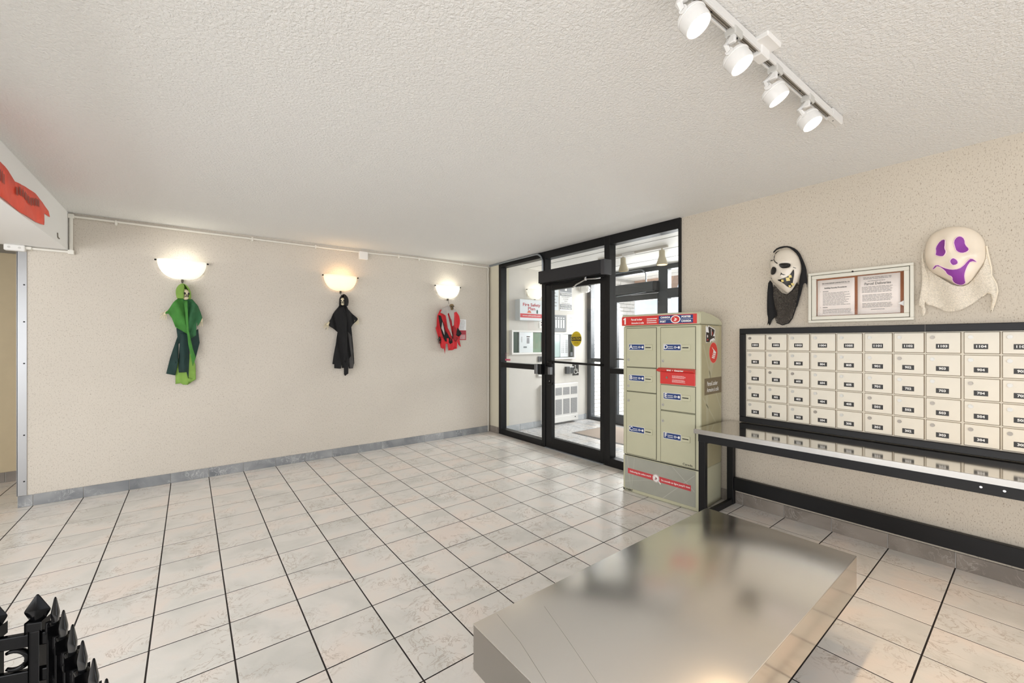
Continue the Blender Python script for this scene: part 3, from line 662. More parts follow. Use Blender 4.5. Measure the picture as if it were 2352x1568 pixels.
# intercom panels; green tints paint in the outdoors they mirror
def intercom(nm, lab, a0, a1, b0, b1, inner):
    t = thing(nm, lab, 'intercom', WV.p((a0+a1)/2, b0, .03))
    bm = B(); w = .028
    WV.box(bm, a0, a1, b1-w, b1, 0, .05); WV.box(bm, a0, a1, b0, b0+w, 0, .05); WV.box(bm, a0, a0+w, b0+w, b1-w, 0, .05); WV.box(bm, a1-w, a1, b0+w, b1-w, 0, .05)
    obj('surround', bm, M_WHITE, t)
    bm = B(); WV.box(bm, a0+w, a1-w, b0+w, b1-w, 0, .012); obj('recess_back', bm, mat('recess_dark', srgb(70, 84, 74), .25), t)
    for nm2, x0, x1, y0, y1, d0, d1, m in inner:
        bm = B(); WV.box(bm, x0, x1, y0, y1, d0, d1, .001); obj(nm2, bm, m, t)
    return t
SIL = mat('silver_intercom_face', srgb(226, 230, 232), .25, .2)
t = intercom('entry_intercom', 'silver intercom panel with keypad in white surround on vestibule wall', 4.015, 4.735, 1.222, 1.61,
    [('face_plate', 4.18, 4.47, 1.25, 1.585, .01, .03, SIL), ('glass_door', 4.47, 4.66, 1.25, 1.575, .01, .022, M_SCREEN), ('door_edge', 4.66, 4.705, 1.25, 1.58, .01, .03, mat('edge_dark_green_reflection', srgb(60, 78, 70), .3)), ('display', 4.33, 4.40, 1.50, 1.515, .03, .031, M_INKK), ('card_slot', 4.265, 4.335, 1.325, 1.35, .03, .031, mat('slot_grey', srgb(110, 116, 118), .5))])
bm = B()
for i in range(4):
    for j in range(3): WV.box(bm, 4.335+.02*j, 4.35+.02*j, 1.40+.023*i, 1.414+.023*i, .03, .033)
obj('keypad', bm, mat('key_grey', srgb(90, 94, 96), .5), t)
bm = B()
for i in range(9): WV.box(bm, 4.215, 4.24, 1.42+.01*i, 1.424+.01*i, .03, .031)
obj('speaker_grille', bm, M_INKG, t)
t = intercom('intercom_directory', 'silver intercom directory with name columns behind the caution sticker', 4.90, 5.455, 1.122, 1.585,
    [('face_plate', 5.10, 5.30, 1.16, 1.555, .01, .03, SIL), ('left_plate', 4.93, 5.10, 1.16, 1.555, .01, .024, mat('intercom_plate_green_reflection', srgb(188, 206, 204), .15)), ('dark_edge', 5.30, 5.325, 1.16, 1.55, .01, .04, M_INKK), ('call_unit', 5.345, 5.41, 1.17, 1.24, .01, .035, mat('slot_grey', srgb(110, 116, 118), .5))])
bm = B()
for k in range(14):
    for a in (5.125, 5.165, 5.22, 5.25): WV.box(bm, a, a+.022, 1.23+.017*k, 1.239+.017*k, .03, .031)
obj('name_columns', bm, M_INKG, t)
def sign(nm, lab, cat, a0, a1, b0, b1, m, d=.006):
    t = thing(nm, lab, cat, WV.p((a0+a1)/2, b0, 0))
    bm = B(); WV.box(bm, a0, a1, b0, b1, 0, d, .001); obj('plate', bm, m, t); return t
t = sign('surveillance_sign', 'grey and white video surveillance sign behind the entrance door glass', 'sign', 5.105, 5.412, 1.975, 2.40, M_PAPERW)
bm = B()
for b0, b1 in ((2.30, 2.395), (2.235, 2.29), (2.035, 2.085), (1.995, 2.03)): WV.box(bm, 5.112, 5.405, b0, b1, .006, .007)
obj('grey_bands', bm, M_SMOKED, t)
bm = B()
put_text(bm, WV, 'TRESPASSING', 5.258, 2.262, .0075, .045, .0008, width=.27); put_text(bm, WV, 'TRESPASSERS WILL', 5.258, 2.06, .0075, .036, .0005, width=.27); put_text(bm, WV, 'BE PROSECUTED', 5.258, 2.012, .0075, .034, .0005, width=.25)
WV.box(bm, 5.235, 5.28, 2.325, 2.37, .007, .0078)
obj('white_lettering', bm, M_INKW, t)
bm = B()
for i, s in enumerate(('THIS PROPERTY', 'IS UNDER', 'VIDEO', 'SURVEILLANCE')): put_text(bm, WV, s, 5.258, 2.214-.037*i, .007, .029, width=(.22, .12, .08, .21)[i])
obj('grey_lettering', bm, M_INKG, t)
t = sign('notice_sheet', 'pale grey sign left of the surveillance sign, mostly behind the door stile', 'sign', 4.82, 5.08, 1.975, 2.37, mat('pale_blue_grey_sign', srgb(214, 220, 224), .5))
bm = B(); lines(bm, WV, 4.85, 5.06, 2.02, 2.30, 5, .006, .2); obj('print', bm, M_INKG, t)
t = sign('directory_board', 'dark grey directory board with white strips on vestibule wall', 'board', 4.90, 5.252, 1.60, 1.89, M_SMOKED, .02)
bm = B()
for k in range(5):
    a = 4.925+.062*k; WV.box(bm, a, a+.034, 1.665, 1.81, .02, .022); WV.box(bm, a, a+.034, 1.828, 1.848, .02, .022)
obj('name_strips', bm, M_PAPERW, t)
t = sign('posted_letter', 'white printed letter taped right of the dark directory board', 'paper', 5.292, 5.515, 1.605, 1.91, M_PAPERW, .002)
bm = B(); put_text(bm, WV, 'Notice', 5.40, 1.853, .0025, .024, width=.1); lines(bm, WV, 5.325, 5.49, 1.64, 1.83, 11, .002, .18); obj('print', bm, M_INKG, t)
# dome camera
t = thing('dome_camera', 'white dome security camera high on the vestibule wall', 'camera', (5.70, 5.16, 2.35))
bm = B(); WV.disc(bm, 5.68, 2.395, .075, .075, 0, .02, 24); tube(bm, [WV.p(5.68, 2.395, .02), WV.p(5.69, 2.39, .06), WV.p(5.71, 2.385, .10)], [.07, .075, .07], 20); obj('housing', bm, M_WHITE, t, 40)
bm = B(); sphere(bm, WV.p(5.712, 2.383, .105), .062, .05, .062, 18, 12); obj('dome', bm, M_WHITE, t, True)
bm = B(); sphere(bm, WV.p(5.735, 2.375, .145), .02, .012, .02, 12, 8); obj('lens', bm, M_LENSB, t, True)
# heater
t = thing('wall_heater', 'white wall heater cabinet with grey grilles low in the vestibule', 'heater', (5.07, 5.15, .03))
bm = B(); WV.box(bm, 4.66, 5.49, .035, .70, 0, .09, .006); obj('cabinet', bm, M_WHITE, t)
bm = B(); WV.box(bm, 4.70, 5.47, .045, .14, .09, .096, .002); obj('base_plate', bm, M_WHITE, t)
for a0, a1 in ((4.74, 4.89), (4.925, 5.075), (5.11, 5.262), (5.297, 5.453)):
    for b0, b1 in ((.505, .635), (.172, .435)):
        bm = B(); WV.box(bm, a0, a1, b0, b1, .089, .0915); g = obj('grille', bm, mat('grille_shadow', srgb(96, 98, 100), .6), t)
        bm = B(); n = int((b1-b0)/.0125)
        for k in range(n): WV.box(bm, a0, a1, b0+(b1-b0)*(k+.15)/n, b0+(b1-b0)*(k+.75)/n, .0915, .095)
        obj('louvre_slats', bm, mat('louvre_grey', srgb(190, 190, 190), .5), g)
bm = B(); WV.disc(bm, 5.40, .10, .01, .01, .096, .10, 10); obj('knob', bm, M_DARK, t)
# push button and wheelchair sign, small boxes
t = thing('door_push_button', 'silver door push button box left of the wheelchair sign', 'button', WV.p(5.33, .86, .02))
bm = B(); WV.box(bm, 5.24, 5.415, .86, .985, 0, .05, .004); obj('housing', bm, mat('button_dark_box', srgb(80, 82, 84), .4), t)
bm = B(); WV.box(bm, 5.31, 5.412, .865, .98, .05, .058, .004); obj('button_plate', bm, M_CHROME, t)
t = thing('wheelchair_sign', 'black square sign with white wheelchair symbol by the push button', 'sign', WV.p(5.50, .82, 0))
bm = B(); WV.box(bm, 5.432, 5.588, .82, 1.02, 0, .006); obj('plate', bm, M_PLATE, t)
bm = B()
fl = lambda a, b: (5.432+a*.156, .82+b*.2)
ring = [fl(.48+.27*math.cos(k*PI/14+2.2), .38+.24*math.sin(k*PI/14+2.2)) for k in range(24)]
tube(bm, [WV.p(a, b, .007) for a, b in ring], .006, 6)
tube(bm, [WV.p(*fl(.42, .78), .007), WV.p(*fl(.45, .45), .007), WV.p(*fl(.68, .45), .007), WV.p(*fl(.82, .2), .007), WV.p(*fl(.93, .24), .007)], .007, 6)
sphere(bm, WV.p(*fl(.42, .86), .007), .012, .004, .012, 10, 6); obj('wheelchair_symbol', bm, M_INKW, t)
t = thing('card_reader', 'small dark card reader behind the glass mid rail', 'card reader', WV.p(4.645, 1.09, 0))
bm = B(); WV.box(bm, 4.60, 4.69, 1.09, 1.18, 0, .03, .004); obj('housing', bm, M_SMOKED, t)
bm = B(); WV.box(bm, 4.615, 4.675, 1.10, 1.17, .03, .032); obj('face', bm, M_INKK, t)
t = thing('wall_switch_box', 'small white switch box below the card reader in vestibule', 'switch', WV.p(4.65, .845, 0))
bm = B(); WV.box(bm, 4.59, 4.72, .845, .925, 0, .04, .003); obj('housing', bm, M_WHITE, t)
bm = B(); lines(bm, WV, 4.63, 4.70, .86, .91, 3, .04, .25); obj('print', bm, M_INKK, t)
t = thing('wall_outlet', 'white outlet plate between the fire box and the intercom', 'outlet', WV.p(4.69, 1.66, 0))
bm = B(); WV.box(bm, 4.63, 4.74, 1.655, 1.79, 0, .006, .002); obj('plate', bm, M_WHITE, t)
bm = B(); WV.box(bm, 4.665, 4.705, 1.74, 1.755, .006, .009); WV.box(bm, 4.665, 4.705, 1.70, 1.715, .006, .009); obj('sockets', bm, M_INKK, t)
# vestibule track lamp
t = thing('vestibule_track_light', 'pale track light with two beige cone lamps in the vestibule', 'track light', (4.66, 3.3, 2.57))
bbox('track', (4.65, 4.68, 2.85, 3.95, 2.597, 2.625), mat('track_off_white', srgb(206, 200, 190), .5), t, .003)
bbox('feed_box', (4.635, 4.695, 3.33, 3.52, 2.585, 2.625), M_WHITE, t, .004)
for y, tilt in ((3.52, (.03, .015)), (2.93, (0, 0))):
    bm = B(); tube(bm, [(4.665, y, 2.60), (4.665, y, 2.57)], .008, 8)
    h = obj('lamp_stem', bm, M_CONE, t)
    bm = B(); p = Vector((4.665, y, 2.575)); d = Vector((tilt[0]*6, tilt[1]*6, -1)).normalized()
    tube(bm, [p, p+d*.005, p+d*.075, p+d*.105, p+d*.165, p+d*.185], [.012, .035, .036, .045, .066, .068], 18); obj('cone_shade', bm, M_CONE, h, 40)
    bm = B(); tube(bm, [p+d*.1845, p+d*.187], .058, 18); obj('bulb_face', bm, mat('warm_bulb_face', srgb(255, 226, 170), .4, emit=srgb(255, 220, 160), estr=1.6), h)
# ---- exterior storefront
def exterior(name, loc): return root_struct(name, loc)
W4 = exterior('window_4', (5.87, 4.95, 0))
bars('f', [('jamb', 5.11, 5.20, 0, 2.62, 5.82, 5.93), ('head_rail', 2.19, 5.20, 2.55, 2.63, 5.82, 5.93), ('jamb', 4.695, 4.77, 0, 2.55, 5.82, 5.93), ('mid_rail', 4.77, 5.11, 1.06, 1.125, 5.82, 5.93), ('door_head', 3.72, 4.695, 2.205, 2.39, 5.82, 5.93), ('sill_rail', 4.77, 5.11, 0, .06, 5.82, 5.93)], M_FRAME2, W4)
pane(W4, 5.875, 4.76, 5.12, .055, 1.07); pane(W4, 5.875, 4.76, 5.12, 1.12, 2.56); pane(W4, 5.875, 3.71, 4.70, 2.375, 2.56)
W5 = exterior('window_5', (5.87, 2.9, 0))
bars('f', [('jamb', 3.56, 3.72, 0, 2.56, 5.82, 5.93), ('jamb', 2.19, 2.26, 0, 2.56, 5.82, 5.93), ('mid_rail', 2.26, 3.56, 2.10, 2.25, 5.82, 5.93), ('lower_rail', 2.26, 3.56, 1.06, 1.125, 5.82, 5.93), ('sill_rail', 2.26, 3.56, 0, .06, 5.82, 5.93)], M_FRAME2, W5)
pane(W5, 5.875, 2.25, 3.57, .055, 1.07); pane(W5, 5.875, 2.25, 3.57, 1.12, 2.11); pane(W5, 5.875, 2.25, 3.57, 2.24, 2.56)
D2 = exterior('door_2', (5.87, 4.2, 0))
bars('f', [('lock_stile', 4.53, 4.69, .01, 2.2, 5.83, 5.90), ('hinge_stile', 3.725, 3.745, .01, 2.2, 5.83, 5.90), ('top_rail', 3.745, 4.53, 2.105, 2.2, 5.83, 5.90), ('bottom_rail', 3.745, 4.53, .01, .17, 5.83, 5.90)], M_FRAME2, D2)
pane(D2, 5.875, 3.74, 4.535, .165, 2.11)
bm = B(); tube(bm, [(5.83, 4.56, 1.13), (5.79, 4.55, 1.13), (5.79, 3.77, 1.12), (5.83, 3.75, 1.12)], .013); obj('push_bar', bm, M_BLACK, D2)
t = thing('exterior_door_operator', 'dark grey operator box above the exterior door seen through glass', 'door operator', (5.78, 4.2, 2.2))
bbox('cover', (5.70, 5.83, 3.74, 4.70, 2.225, 2.375), M_FRAME2, t, .004)
bbox('end_cap', (5.695, 5.83, 3.70, 3.738, 2.22, 2.375), M_OPER, t, .004)
bm = B(); tube(bm, [(5.76, 3.9, 2.225), (5.76, 4.2, 2.21), (5.79, 4.5, 2.20)], .01); obj('swing_arm', bm, M_GALV, t)
pts = [(5.80, 4.55, 2.60), (5.80, 4.05, 2.60)]
for k in range(1, 7): a = k*PI/12; pts.append((5.80, 4.05-.12*math.sin(a), 2.60-.12*(1-math.cos(a))))
pts.append((5.80, 3.93, 2.375))
bm = B(); tube(bm, pts, .011); tag(obj('vestibule_conduit', bm, M_GALV, None, 40), 'bent grey conduit above the exterior door operator in vestibule', 'conduit')
# ---- outside: paving, lawn, soffit, brick wing wall, fascia, trees
bm = B(); box(bm, 5.98, 16, -12, 16, -.25, -.02); tag(obj('paving', bm, M_PAVE), 'pale concrete paving outside the exterior glass', 'paving')['kind'] = 'structure'
bm = B(); box(bm, 16, 90, -60, 60, -.3, -.04); tag(obj('lawn', bm, M_LAWN), 'green lawn beyond the paving', 'lawn')['kind'] = 'structure'
bm = B(); box(bm, 5.95, 7.5, 2.6, 9.5, 2.72, 2.9); SO = struct('ceiling', bm, M_WHITE)
for x in (6.35, 6.75, 7.15):
    bm = B(); box(bm, x-.006, x+.006, 2.7, 5.3, 2.716, 2.722); obj('panel_joint', bm, M_VENT, SO)
bm = B(); prism(bm, [(4.44, 2.76), (9.5, 2.76), (9.5, 2.47), (4.52, 2.47)], lambda a, b: Vector((7.5, a, b)), lambda a, b: Vector((7.72, a, b)))
F_ = struct('trim_3', bm, M_FASCIA)
bm = B(); box(bm, 5.95, 7.49, 5.36, 5.6, -.02, 2.72); BW = struct('wall_outside', bm, M_MORTAR)
me = None
for r in range(35):
    off = .105 if r % 2 else 0
    x = 5.955-off
    while x < 7.48:
        x0, x1 = max(x, 5.955), min(x+.2, 7.49)
        if x1-x0 > .03:
            k = ('brick', round(x1-x0, 3))
            if k not in _tm:
                b_ = B(); box(b_, -(x1-x0)/2, (x1-x0)/2, -.012, .02, -.033, .033, .004); m_ = bpy.data.meshes.new('brick'); b_.to_mesh(m_); b_.free(); m_.materials.append(M_BRICK); _tm[k] = m_
            piece('brick', _tm[k], BW, ((x0+x1)/2, 5.352+random.uniform(-.002, .002), .03+.0765*r))
        x += .21
for i, (x, y, h) in enumerate(((56, 37, 4.6), (60, 28, 4.2), (55, 19, 4.8))):
    t = thing('distant_tree', ('leftmost', 'middle', 'rightmost')[i]+' of the hazy trees beyond the lawn, through the glass', 'tree', (x, y, -.05), 'trees beyond the lawn')
    bm = B(); tube(bm, [(x, y, -.05), (x+.1, y, h*.3), (x, y+.1, h*.6)], [.22, .17, .08], 8); obj('trunk', bm, M_BARK, t)
    bm = B()
    for k in range(9):
        c = Vector((x+random.uniform(-1.4, 1.4), y+random.uniform(-1.6, 1.6), h*random.uniform(.42, .85)))
        vs = sphere(bm, c, 1.3, 1.3, 1.05, 12, 8)
        for v in vs: v.co += (v.co-c)*.35*noise.noise(v.co*1.7)
    obj('crown', bm, M_LEAF, t, True)
# ================================================================== PARCEL LOCKER
AL = math.radians(4.2)
LT = Vector((math.sin(AL), -math.cos(AL), 0)); LN = Vector((-math.cos(AL), -math.sin(AL), 0))
LA = Vector((3.300, 2.495, 0)); LW, LD = .745, .445
FL = Fr(LA, LT, LN); FS = Fr(LA+LT*LW, -LN, LT)
t = LK = thing('parcel_locker', 'khaki steel parcel locker with red header beside the entrance glazing', 'locker', LA+LT*LW/2-LN*LD/2)
bm = B(); FL.box(bm, .004, LW-.004, .0, .345, -LD, 0, .012, 3); obj('base_cabinet', bm, M_LOCKER, t, 35)
bm = B(); FL.box(bm, .004, LW, .348, 1.575, -LD, 0, .014, 3); obj('body', bm, M_LOCKER, t, 35)
bm = B(); FL.box(bm, .02, LW-.02, .344, .349, -LD+.01, -.004); obj('body_seam', bm, M_DARK, t)
prof = [(-.014, 1.577), (-.014, 1.655), (-.010, 1.672), (0, 1.681), (.05, 1.684), (.20, 1.664), (.36, 1.632), (.42, 1.612), (.45, 1.588), (.45, 1.577)]
bm = B(); prism(bm, prof, lambda a, b: FL.p(-.006, b, -a), lambda a, b: FL.p(LW+.006, b, -a)); vs = bm.verts[:]
bmesh.ops.bevel(bm, geom=[e for e in bm.edges if len({round((v.co-LA).dot(LT), 3) for v in e.verts}) == 1], offset=.008, segments=2, affect='EDGES')
obj('cap', bm, M_LOCKER, t, 40)
# red header
bm = B(); FL.poly(bm, [(.0, 1.582), (.722, 1.582), (.722, 1.664), (.012, 1.664), (.0, 1.655)], .0142, .0150); H_ = obj('red_header', bm, M_RED, t, label='red printed header of the parcel locker')
bm = B(); FL.box(bm, .382, .690, 1.589, 1.658, .0150, .0155); obj('navy_emblem_panel', bm, M_NAVY, H_)
bm = B(); FL.disc(bm, .537, 1.6235, .044, .0345, .0155, .0160, 28); obj('emblem_rim', bm, M_INKW, H_)
bm = B(); FL.disc(bm, .537, 1.6235, .036, .027, .0160, .0165, 28); obj('emblem_disc', bm, M_RED, H_)
def wing(bm, fr, a, b, s, d):
    P = lambda x, y: (a+x*s, b+y*s)
    for poly in ([P(-.55, .62), P(.62, -.02), P(.5, -.18), P(-.2, -.05), P(-.05, .18)], [P(-.25, -.12), P(.5, -.24), P(.42, -.36), P(-.3, -.24)], [P(-.35, -.32), P(.38, -.42), P(.3, -.54), P(-.42, -.44)], [P(-.48, -.5), P(.26, -.6), P(.2, -.72), P(-.52, -.62)]):
        fr.poly(bm, poly, d, d+.0005)
bm = B(); wing(bm, FL, .535, 1.626, .027, .0165); FL.box(bm, .382, .500, 1.6225, 1.6245, .0155, .016); FL.box(bm, .574, .690, 1.6225, 1.6245, .0155, .016)
FL.poly(bm, [(.030, 1.592), (.045, 1.592), (.045, 1.655), (.036, 1.655), (.018, 1.642), (.018, 1.632), (.030, 1.640)], .0155, .016)
put_text(bm, FL, 'CANADA', .443, 1.642, .0160, .022, .0012, width=.092); put_text(bm, FL, 'POST', .421, 1.605, .0160, .022, .0012, width=.055)
put_text(bm, FL, 'POSTES', .630, 1.642, .0160, .022, .0012, width=.080); put_text(bm, FL, 'CANADA', .631, 1.605, .0160, .022, .0012, width=.088)
put_text(bm, FL, 'Parcel locker', .16, 1.634, .0155, .026, .0008, width=.115); put_text(bm, FL, 'Armoire à colis', .17, 1.602, .0155, .024, .0006, width=.13)
lines(bm, FL, .265, .368, 1.592, 1.645, 3, .0155, .42, ragged=.1)
obj('header_lettering', bm, M_INKW, H_)
# compartment doors
def ldoor(letter, a0, a1, b0, b1, lb, kb, lab, r=1):
    bm = B(); FL.box(bm, a0, a1, b0, b1, .0005, .008, .0025); d = obj('locker_door', bm, M_LOCKERD, t, label=lab)
    bm = B(); g = .005
    for q in ((a0-g, a0, b0-g, b1+g), (a1, a1+g, b0-g, b1+g), (a0, a1, b0-g, b0), (a0, a1, b1, b1+g)): FL.box(bm, *q, -.0, .0018)
    obj('door_gap', bm, mat('locker_seam_shadow', srgb(104, 102, 84), .8), d)
    w = a1-a0; x0 = a0+.028; x1 = x0+.155
    bm = B(); FL.box(bm, x0-.003, x1+.003, lb-.028, lb+.028, .008, .0086); obj('label_border', bm, M_INKW, d)
    bm = B(); FL.box(bm, x0, x1, lb-.025, lb+.025, .0086, .0090); obj('blue_label', bm, M_NAVY, d)
    bm = B(); put_text(bm, FL, letter, x0+.019, lb+.001, .0092, .052, .0012); lines(bm, FL, x0+.038, x0+.09, lb-.017, lb+.012, 2, .0090, .35, ragged=.1)
    for k in (0, 1):
        ka = x0+.105+.035*k
        if k == 0:
            tube(bm, [FL.p(ka+.008*math.cos(q*PI/5), lb+.008*math.sin(q*PI/5), .0095) for q in range(11)], .0025, 6); FL.box(bm, ka+.007, ka+.027, lb-.0022, lb+.0022, .009, .0098)
        else: FL.disc(bm, ka, lb, .009, .012, .009, .0098, 12)
    obj('label_print', bm, M_INKW, d)
    bm = B(); FL.box(bm, x1+.006, x1+.084, lb-.029, lb+.022, .008, .017, .003); hnd = obj('slot_handle', bm, M_LOCKER, d)
    bm = B(); FL.box(bm, x1+.018, x1+.072, lb-.006, lb+.002, .017, .0175); obj('slot', bm, M_DARK, d)
    bm = B(); FL.disc(bm, a0+.020, kb, .011, .013, .008, .013, 18); FL.disc(bm, a0+.020, kb, .007, .0085, .013, .017, 14); obj('cam_lock', bm, M_LOCKC, d)
    bm = B(); FL.box(bm, a0+.019, a0+.021, kb-.005, kb+.005, .017, .0173); obj('keyhole', bm, M_DARK, d)
    return d
A0, A1, E0, E1 = .050, .350, .397, .703
ldoor('A', A0, A1, 1.192, 1.553, 1.377, 1.257, 'locker door lettered A, upper left')
ldoor('B', A0, A1, .963, 1.182, 1.088, 1.009, 'locker door lettered B, second down on the left')
ldoor('C', A0, A1, .365, .953, .605, .869, 'tall locker door lettered C, lower left')
ldoor('D', E0, E1, 1.196, 1.553, 1.379, 1.257, 'locker door lettered D, upper right')
ldoor('E', E0, E1, .825, 1.045, .950, .868, 'locker door lettered E, under the red mail slot')
ldoor('F', E0, E1, .362, .813, .600, .725, 'locker door lettered F, lower right')
bm = B(); FL.box(bm, E0-.004, E1+.002, 1.055, 1.19, .0005, .014, .004); RS = obj('mail_slot_front', bm, M_RED, t, label='red outgoing mail slot front')
bm = B(); prism(bm, [(.012, 1.158), (.050, 1.172), (.053, 1.182), (.012, 1.197)], lambda a, b: FL.p(E0-.018, b, a), lambda a, b: FL.p(E1+.005, b, a)); obj('slot_hood', bm, M_RED, RS)
bm = B(); put_text(bm, Fr(FL.p(0, 0, 0), LT, LN), 'Mail  •  Courrier', .55, 1.1785, .0535, .017, .001, width=.15); obj('hood_lettering', bm, M_INKW, RS)
bm = B(); lines(bm, FL, .505, .63, 1.108, 1.135, 4, .014, .3, ragged=.15); lines(bm, FL, .505, .63, 1.072, 1.100, 4, .014, .3, ragged=.15); obj('slot_print', bm, M_INKW, RS)
bm = B(); FL.disc(bm, .458, 1.113, .009, .010, .014, .019, 16); obj('slot_lock', bm, M_LOCKD, RS)
# low front panel
bm = B(); FL.box(bm, .028, .706, .035, .338, .0003, .006, .002); LP = obj('low_panel', bm, M_LGREY, t, label='grey lower front panel with red slogan strip')
bm = B()
for q in ([(.05, .335), (.09, .036), (.094, .036), (.056, .335)], [(.50, .335), (.70, .16), (.70, .168), (.508, .335)], [(.42, .036), (.70, .30), (.70, .307), (.41, .036)], [(.13, .335), (.134, .335), (.104, .036), (.100, .036)], [(.03, .09), (.42, .20), (.42, .204), (.03, .094)]): FL.poly(bm, q, .006, .0063)
obj('faint_lines', bm, mat('pale_grey_print', srgb(178, 178, 166), .5), LP)
bm = B(); FL.poly(bm, [(.062, .177), (.668, .163), (.668, .213), (.062, .227)], .0063, .0068); obj('red_strip', bm, M_REDD, LP)
bm = B(); FL.disc(bm, .350, .196, .033, .037, .0068, .0074, 24); FL.poly(bm, [(.372, .172), (.392, .150), (.398, .158), (.378, .18)], .0068, .0074); obj('badge', bm, M_INKW, LP)
bm = B(); tube(bm, [FL.p(.350+.029*math.cos(k*PI/10), .196+.033*math.sin(k*PI/10), .0076) for k in range(21)], .0014, 5); wing(bm, FL, .348, .198, .024, .0074); obj('badge_print', bm, mat('badge_brown_red', srgb(140, 70, 66), .5), LP)
bm = B(); put_text(bm, FL, 'Delivering the online world', .192, .2, .0072, .022, .0004, width=.215); put_text(bm, FL, "Du monde en ligne jusqu'à vous", .53, .192, .0072, .022, .0004, width=.26); obj('strip_lettering', bm, M_INKW, LP)
bm = B(); put_text(bm, FL, 'Canada', .64, .381, .0085, .026, .0004, width=.085); obj('country_wordmark', bm, M_INKK, t)
bm = B(); put_text(bm, FL, 'MLYNERT', .058, .018, .001, .024, .001, width=.105); obj('maker_lettering', bm, M_INKK, t)
# side face
bm = B(); FS.box(bm, .022, LD-.018, .352, 1.57, .0003, .0009); SF = obj('side_decal', bm, M_LSIDE, t)
bm = B()
for q in ([(.12, 1.0), (.27, 1.56), (.40, 1.56), (.16, 1.0)], [(.05, 1.40), (.24, 1.02), (.26, 1.02), (.07, 1.40)], [(.04, .95), (.43, .60), (.43, .62), (.04, .97)], [(.10, .98), (.14, .36), (.17, .36), (.15, .98)], [(.3, .98), (.43, .8), (.43, .83), (.32, .98)]): FS.poly(bm, q, .0009, .0011)
obj('faint_facets', bm, mat('side_facet_print', srgb(184, 178, 148), .42), SF)
bm = B(); FS.box(bm, .075, LD-.016, .974, 1.115, .0012, .0018); SB = obj('name_band', bm, M_BROWNB, t, label='brown band lettered Parcel Locker on the side')
bm = B(); put_text(bm, FS, 'Parcel Locker', .235, 1.066, .0022, .052, .0008, width=.215); put_text(bm, FS, 'Armoire à colis', .245, 1.012, .0022, .052, .0006, width=.245); obj('band_lettering', bm, M_INKW, SB)
bm = B(); FS.disc(bm, .258, 1.332, .088, .092, .0012, .0016, 36); O1 = obj('emblem_rim', bm, mat('pale_red_rim', srgb(232, 150, 140), .5), t, label='round red winged emblem on the side')
bm = B(); FS.disc(bm, .258, 1.332, .083, .087, .0016, .002, 36); obj('emblem_disc', bm, mat('emblem_red', srgb(222, 44, 30), .35), O1)
bm = B(); wing(bm, FS, .262, 1.336, .078, .002); obj('emblem_wing', bm, M_INKW, O1)
rag = [(.100, 1.555), (.118, 1.566), (.125, 1.545), (.155, 1.568), (.29, 1.538), (.292, 1.50), (.278, 1.50), (.29, 1.485), (.29, 1.428), (.268, 1.452), (.25, 1.425), (.23, 1.44), (.205, 1.43), (.19, 1.415), (.185, 1.428), (.105, 1.418), (.098, 1.46), (.103, 1.51)]
bm = B(); FS.poly(bm, rag, .0012, .0017); O2 = obj('torn_sticker', bm, M_PAPERW, t, label='torn black sticker on the locker side')
bm = B(); FS.poly(bm, [(.108, 1.51), (.165, 1.505), (.150, 1.545), (.16, 1.56), (.28, 1.532), (.276, 1.508), (.245, 1.475), (.28, 1.478), (.282, 1.45), (.26, 1.462), (.19, 1.445), (.178, 1.425), (.108, 1.424), (.104, 1.46)], .0017, .0021); obj('black_print', bm, mat('sticker_black', srgb(30, 14, 14), .4), O2)
bm = B(); FS.poly(bm, [(.205, 1.54), (.215, 1.538), (.218, 1.48), (.208, 1.482)], .0021, .0024); FS.disc(bm, .135, 1.475, .010, .012, .0021, .0024, 12); obj('white_print', bm, M_INKW, O2)
bm = B(); FS.poly(bm, [(.228, 1.52), (.245, 1.505), (.232, 1.478)], .0021, .0024); FS.disc(bm, .138, 1.445, .010, .008, .0021, .0024, 12); obj('red_print', bm, M_RED, O2)
for a in (.0, LW-.05):
    bm = B(); FL.box(bm, a+.005, a+.045, 0, .012, -.06, -.01); obj('levelling_foot', bm, M_GALV, t)

# ================================================================== MAILBOXES
t = thing('mailbox_bank', 'ivory apartment mailbox bank in black frame on the right wall', 'mailboxes', (3.79, .79, .735))
YC = [1.579, 1.424, 1.264, 1.110, .945, .790, .630, .474, .310, .152, -.006]; ZR = [1.493, 1.352, 1.2085, 1.067, .925, .783]
for nm, q in (('frame_top', (-1.624, .05, 1.494, 1.541)), ('frame_bottom', (-1.624, .05, .736, .782)), ('frame_side', (-1.624, -1.582, .782, 1.494)), ('frame_side', (.008, .05, .782, 1.494))):
    bm = B(); WM.box(bm, *q, 0, .045, .003); obj(nm, bm, M_BLACKM, t)
bm = B(); WM.box(bm, -1.582, .008, .782, 1.494, 0, .016); obj('face_sheet', bm, M_MAILF, t)
bm = B(); WM.box(bm, -.472, -.470, 1.4945, 1.5415, .044, .0455); obj('frame_joint', bm, M_INKG, t)
nums = [['%d' % (b+c+1) for b in bs for c in range(5)] for bs in ((1000, 1100), (800, 900), (600, 700), (400, 500), (200, 300))]
dk = {(0, 0), (0, 1), (2, 1), (2, 2), (0, 7), (1, 6), (2, 8), (3, 5), (3, 7), (4, 5), (4, 6), (4, 7), (4, 8), (4, 3), (4, 9)}
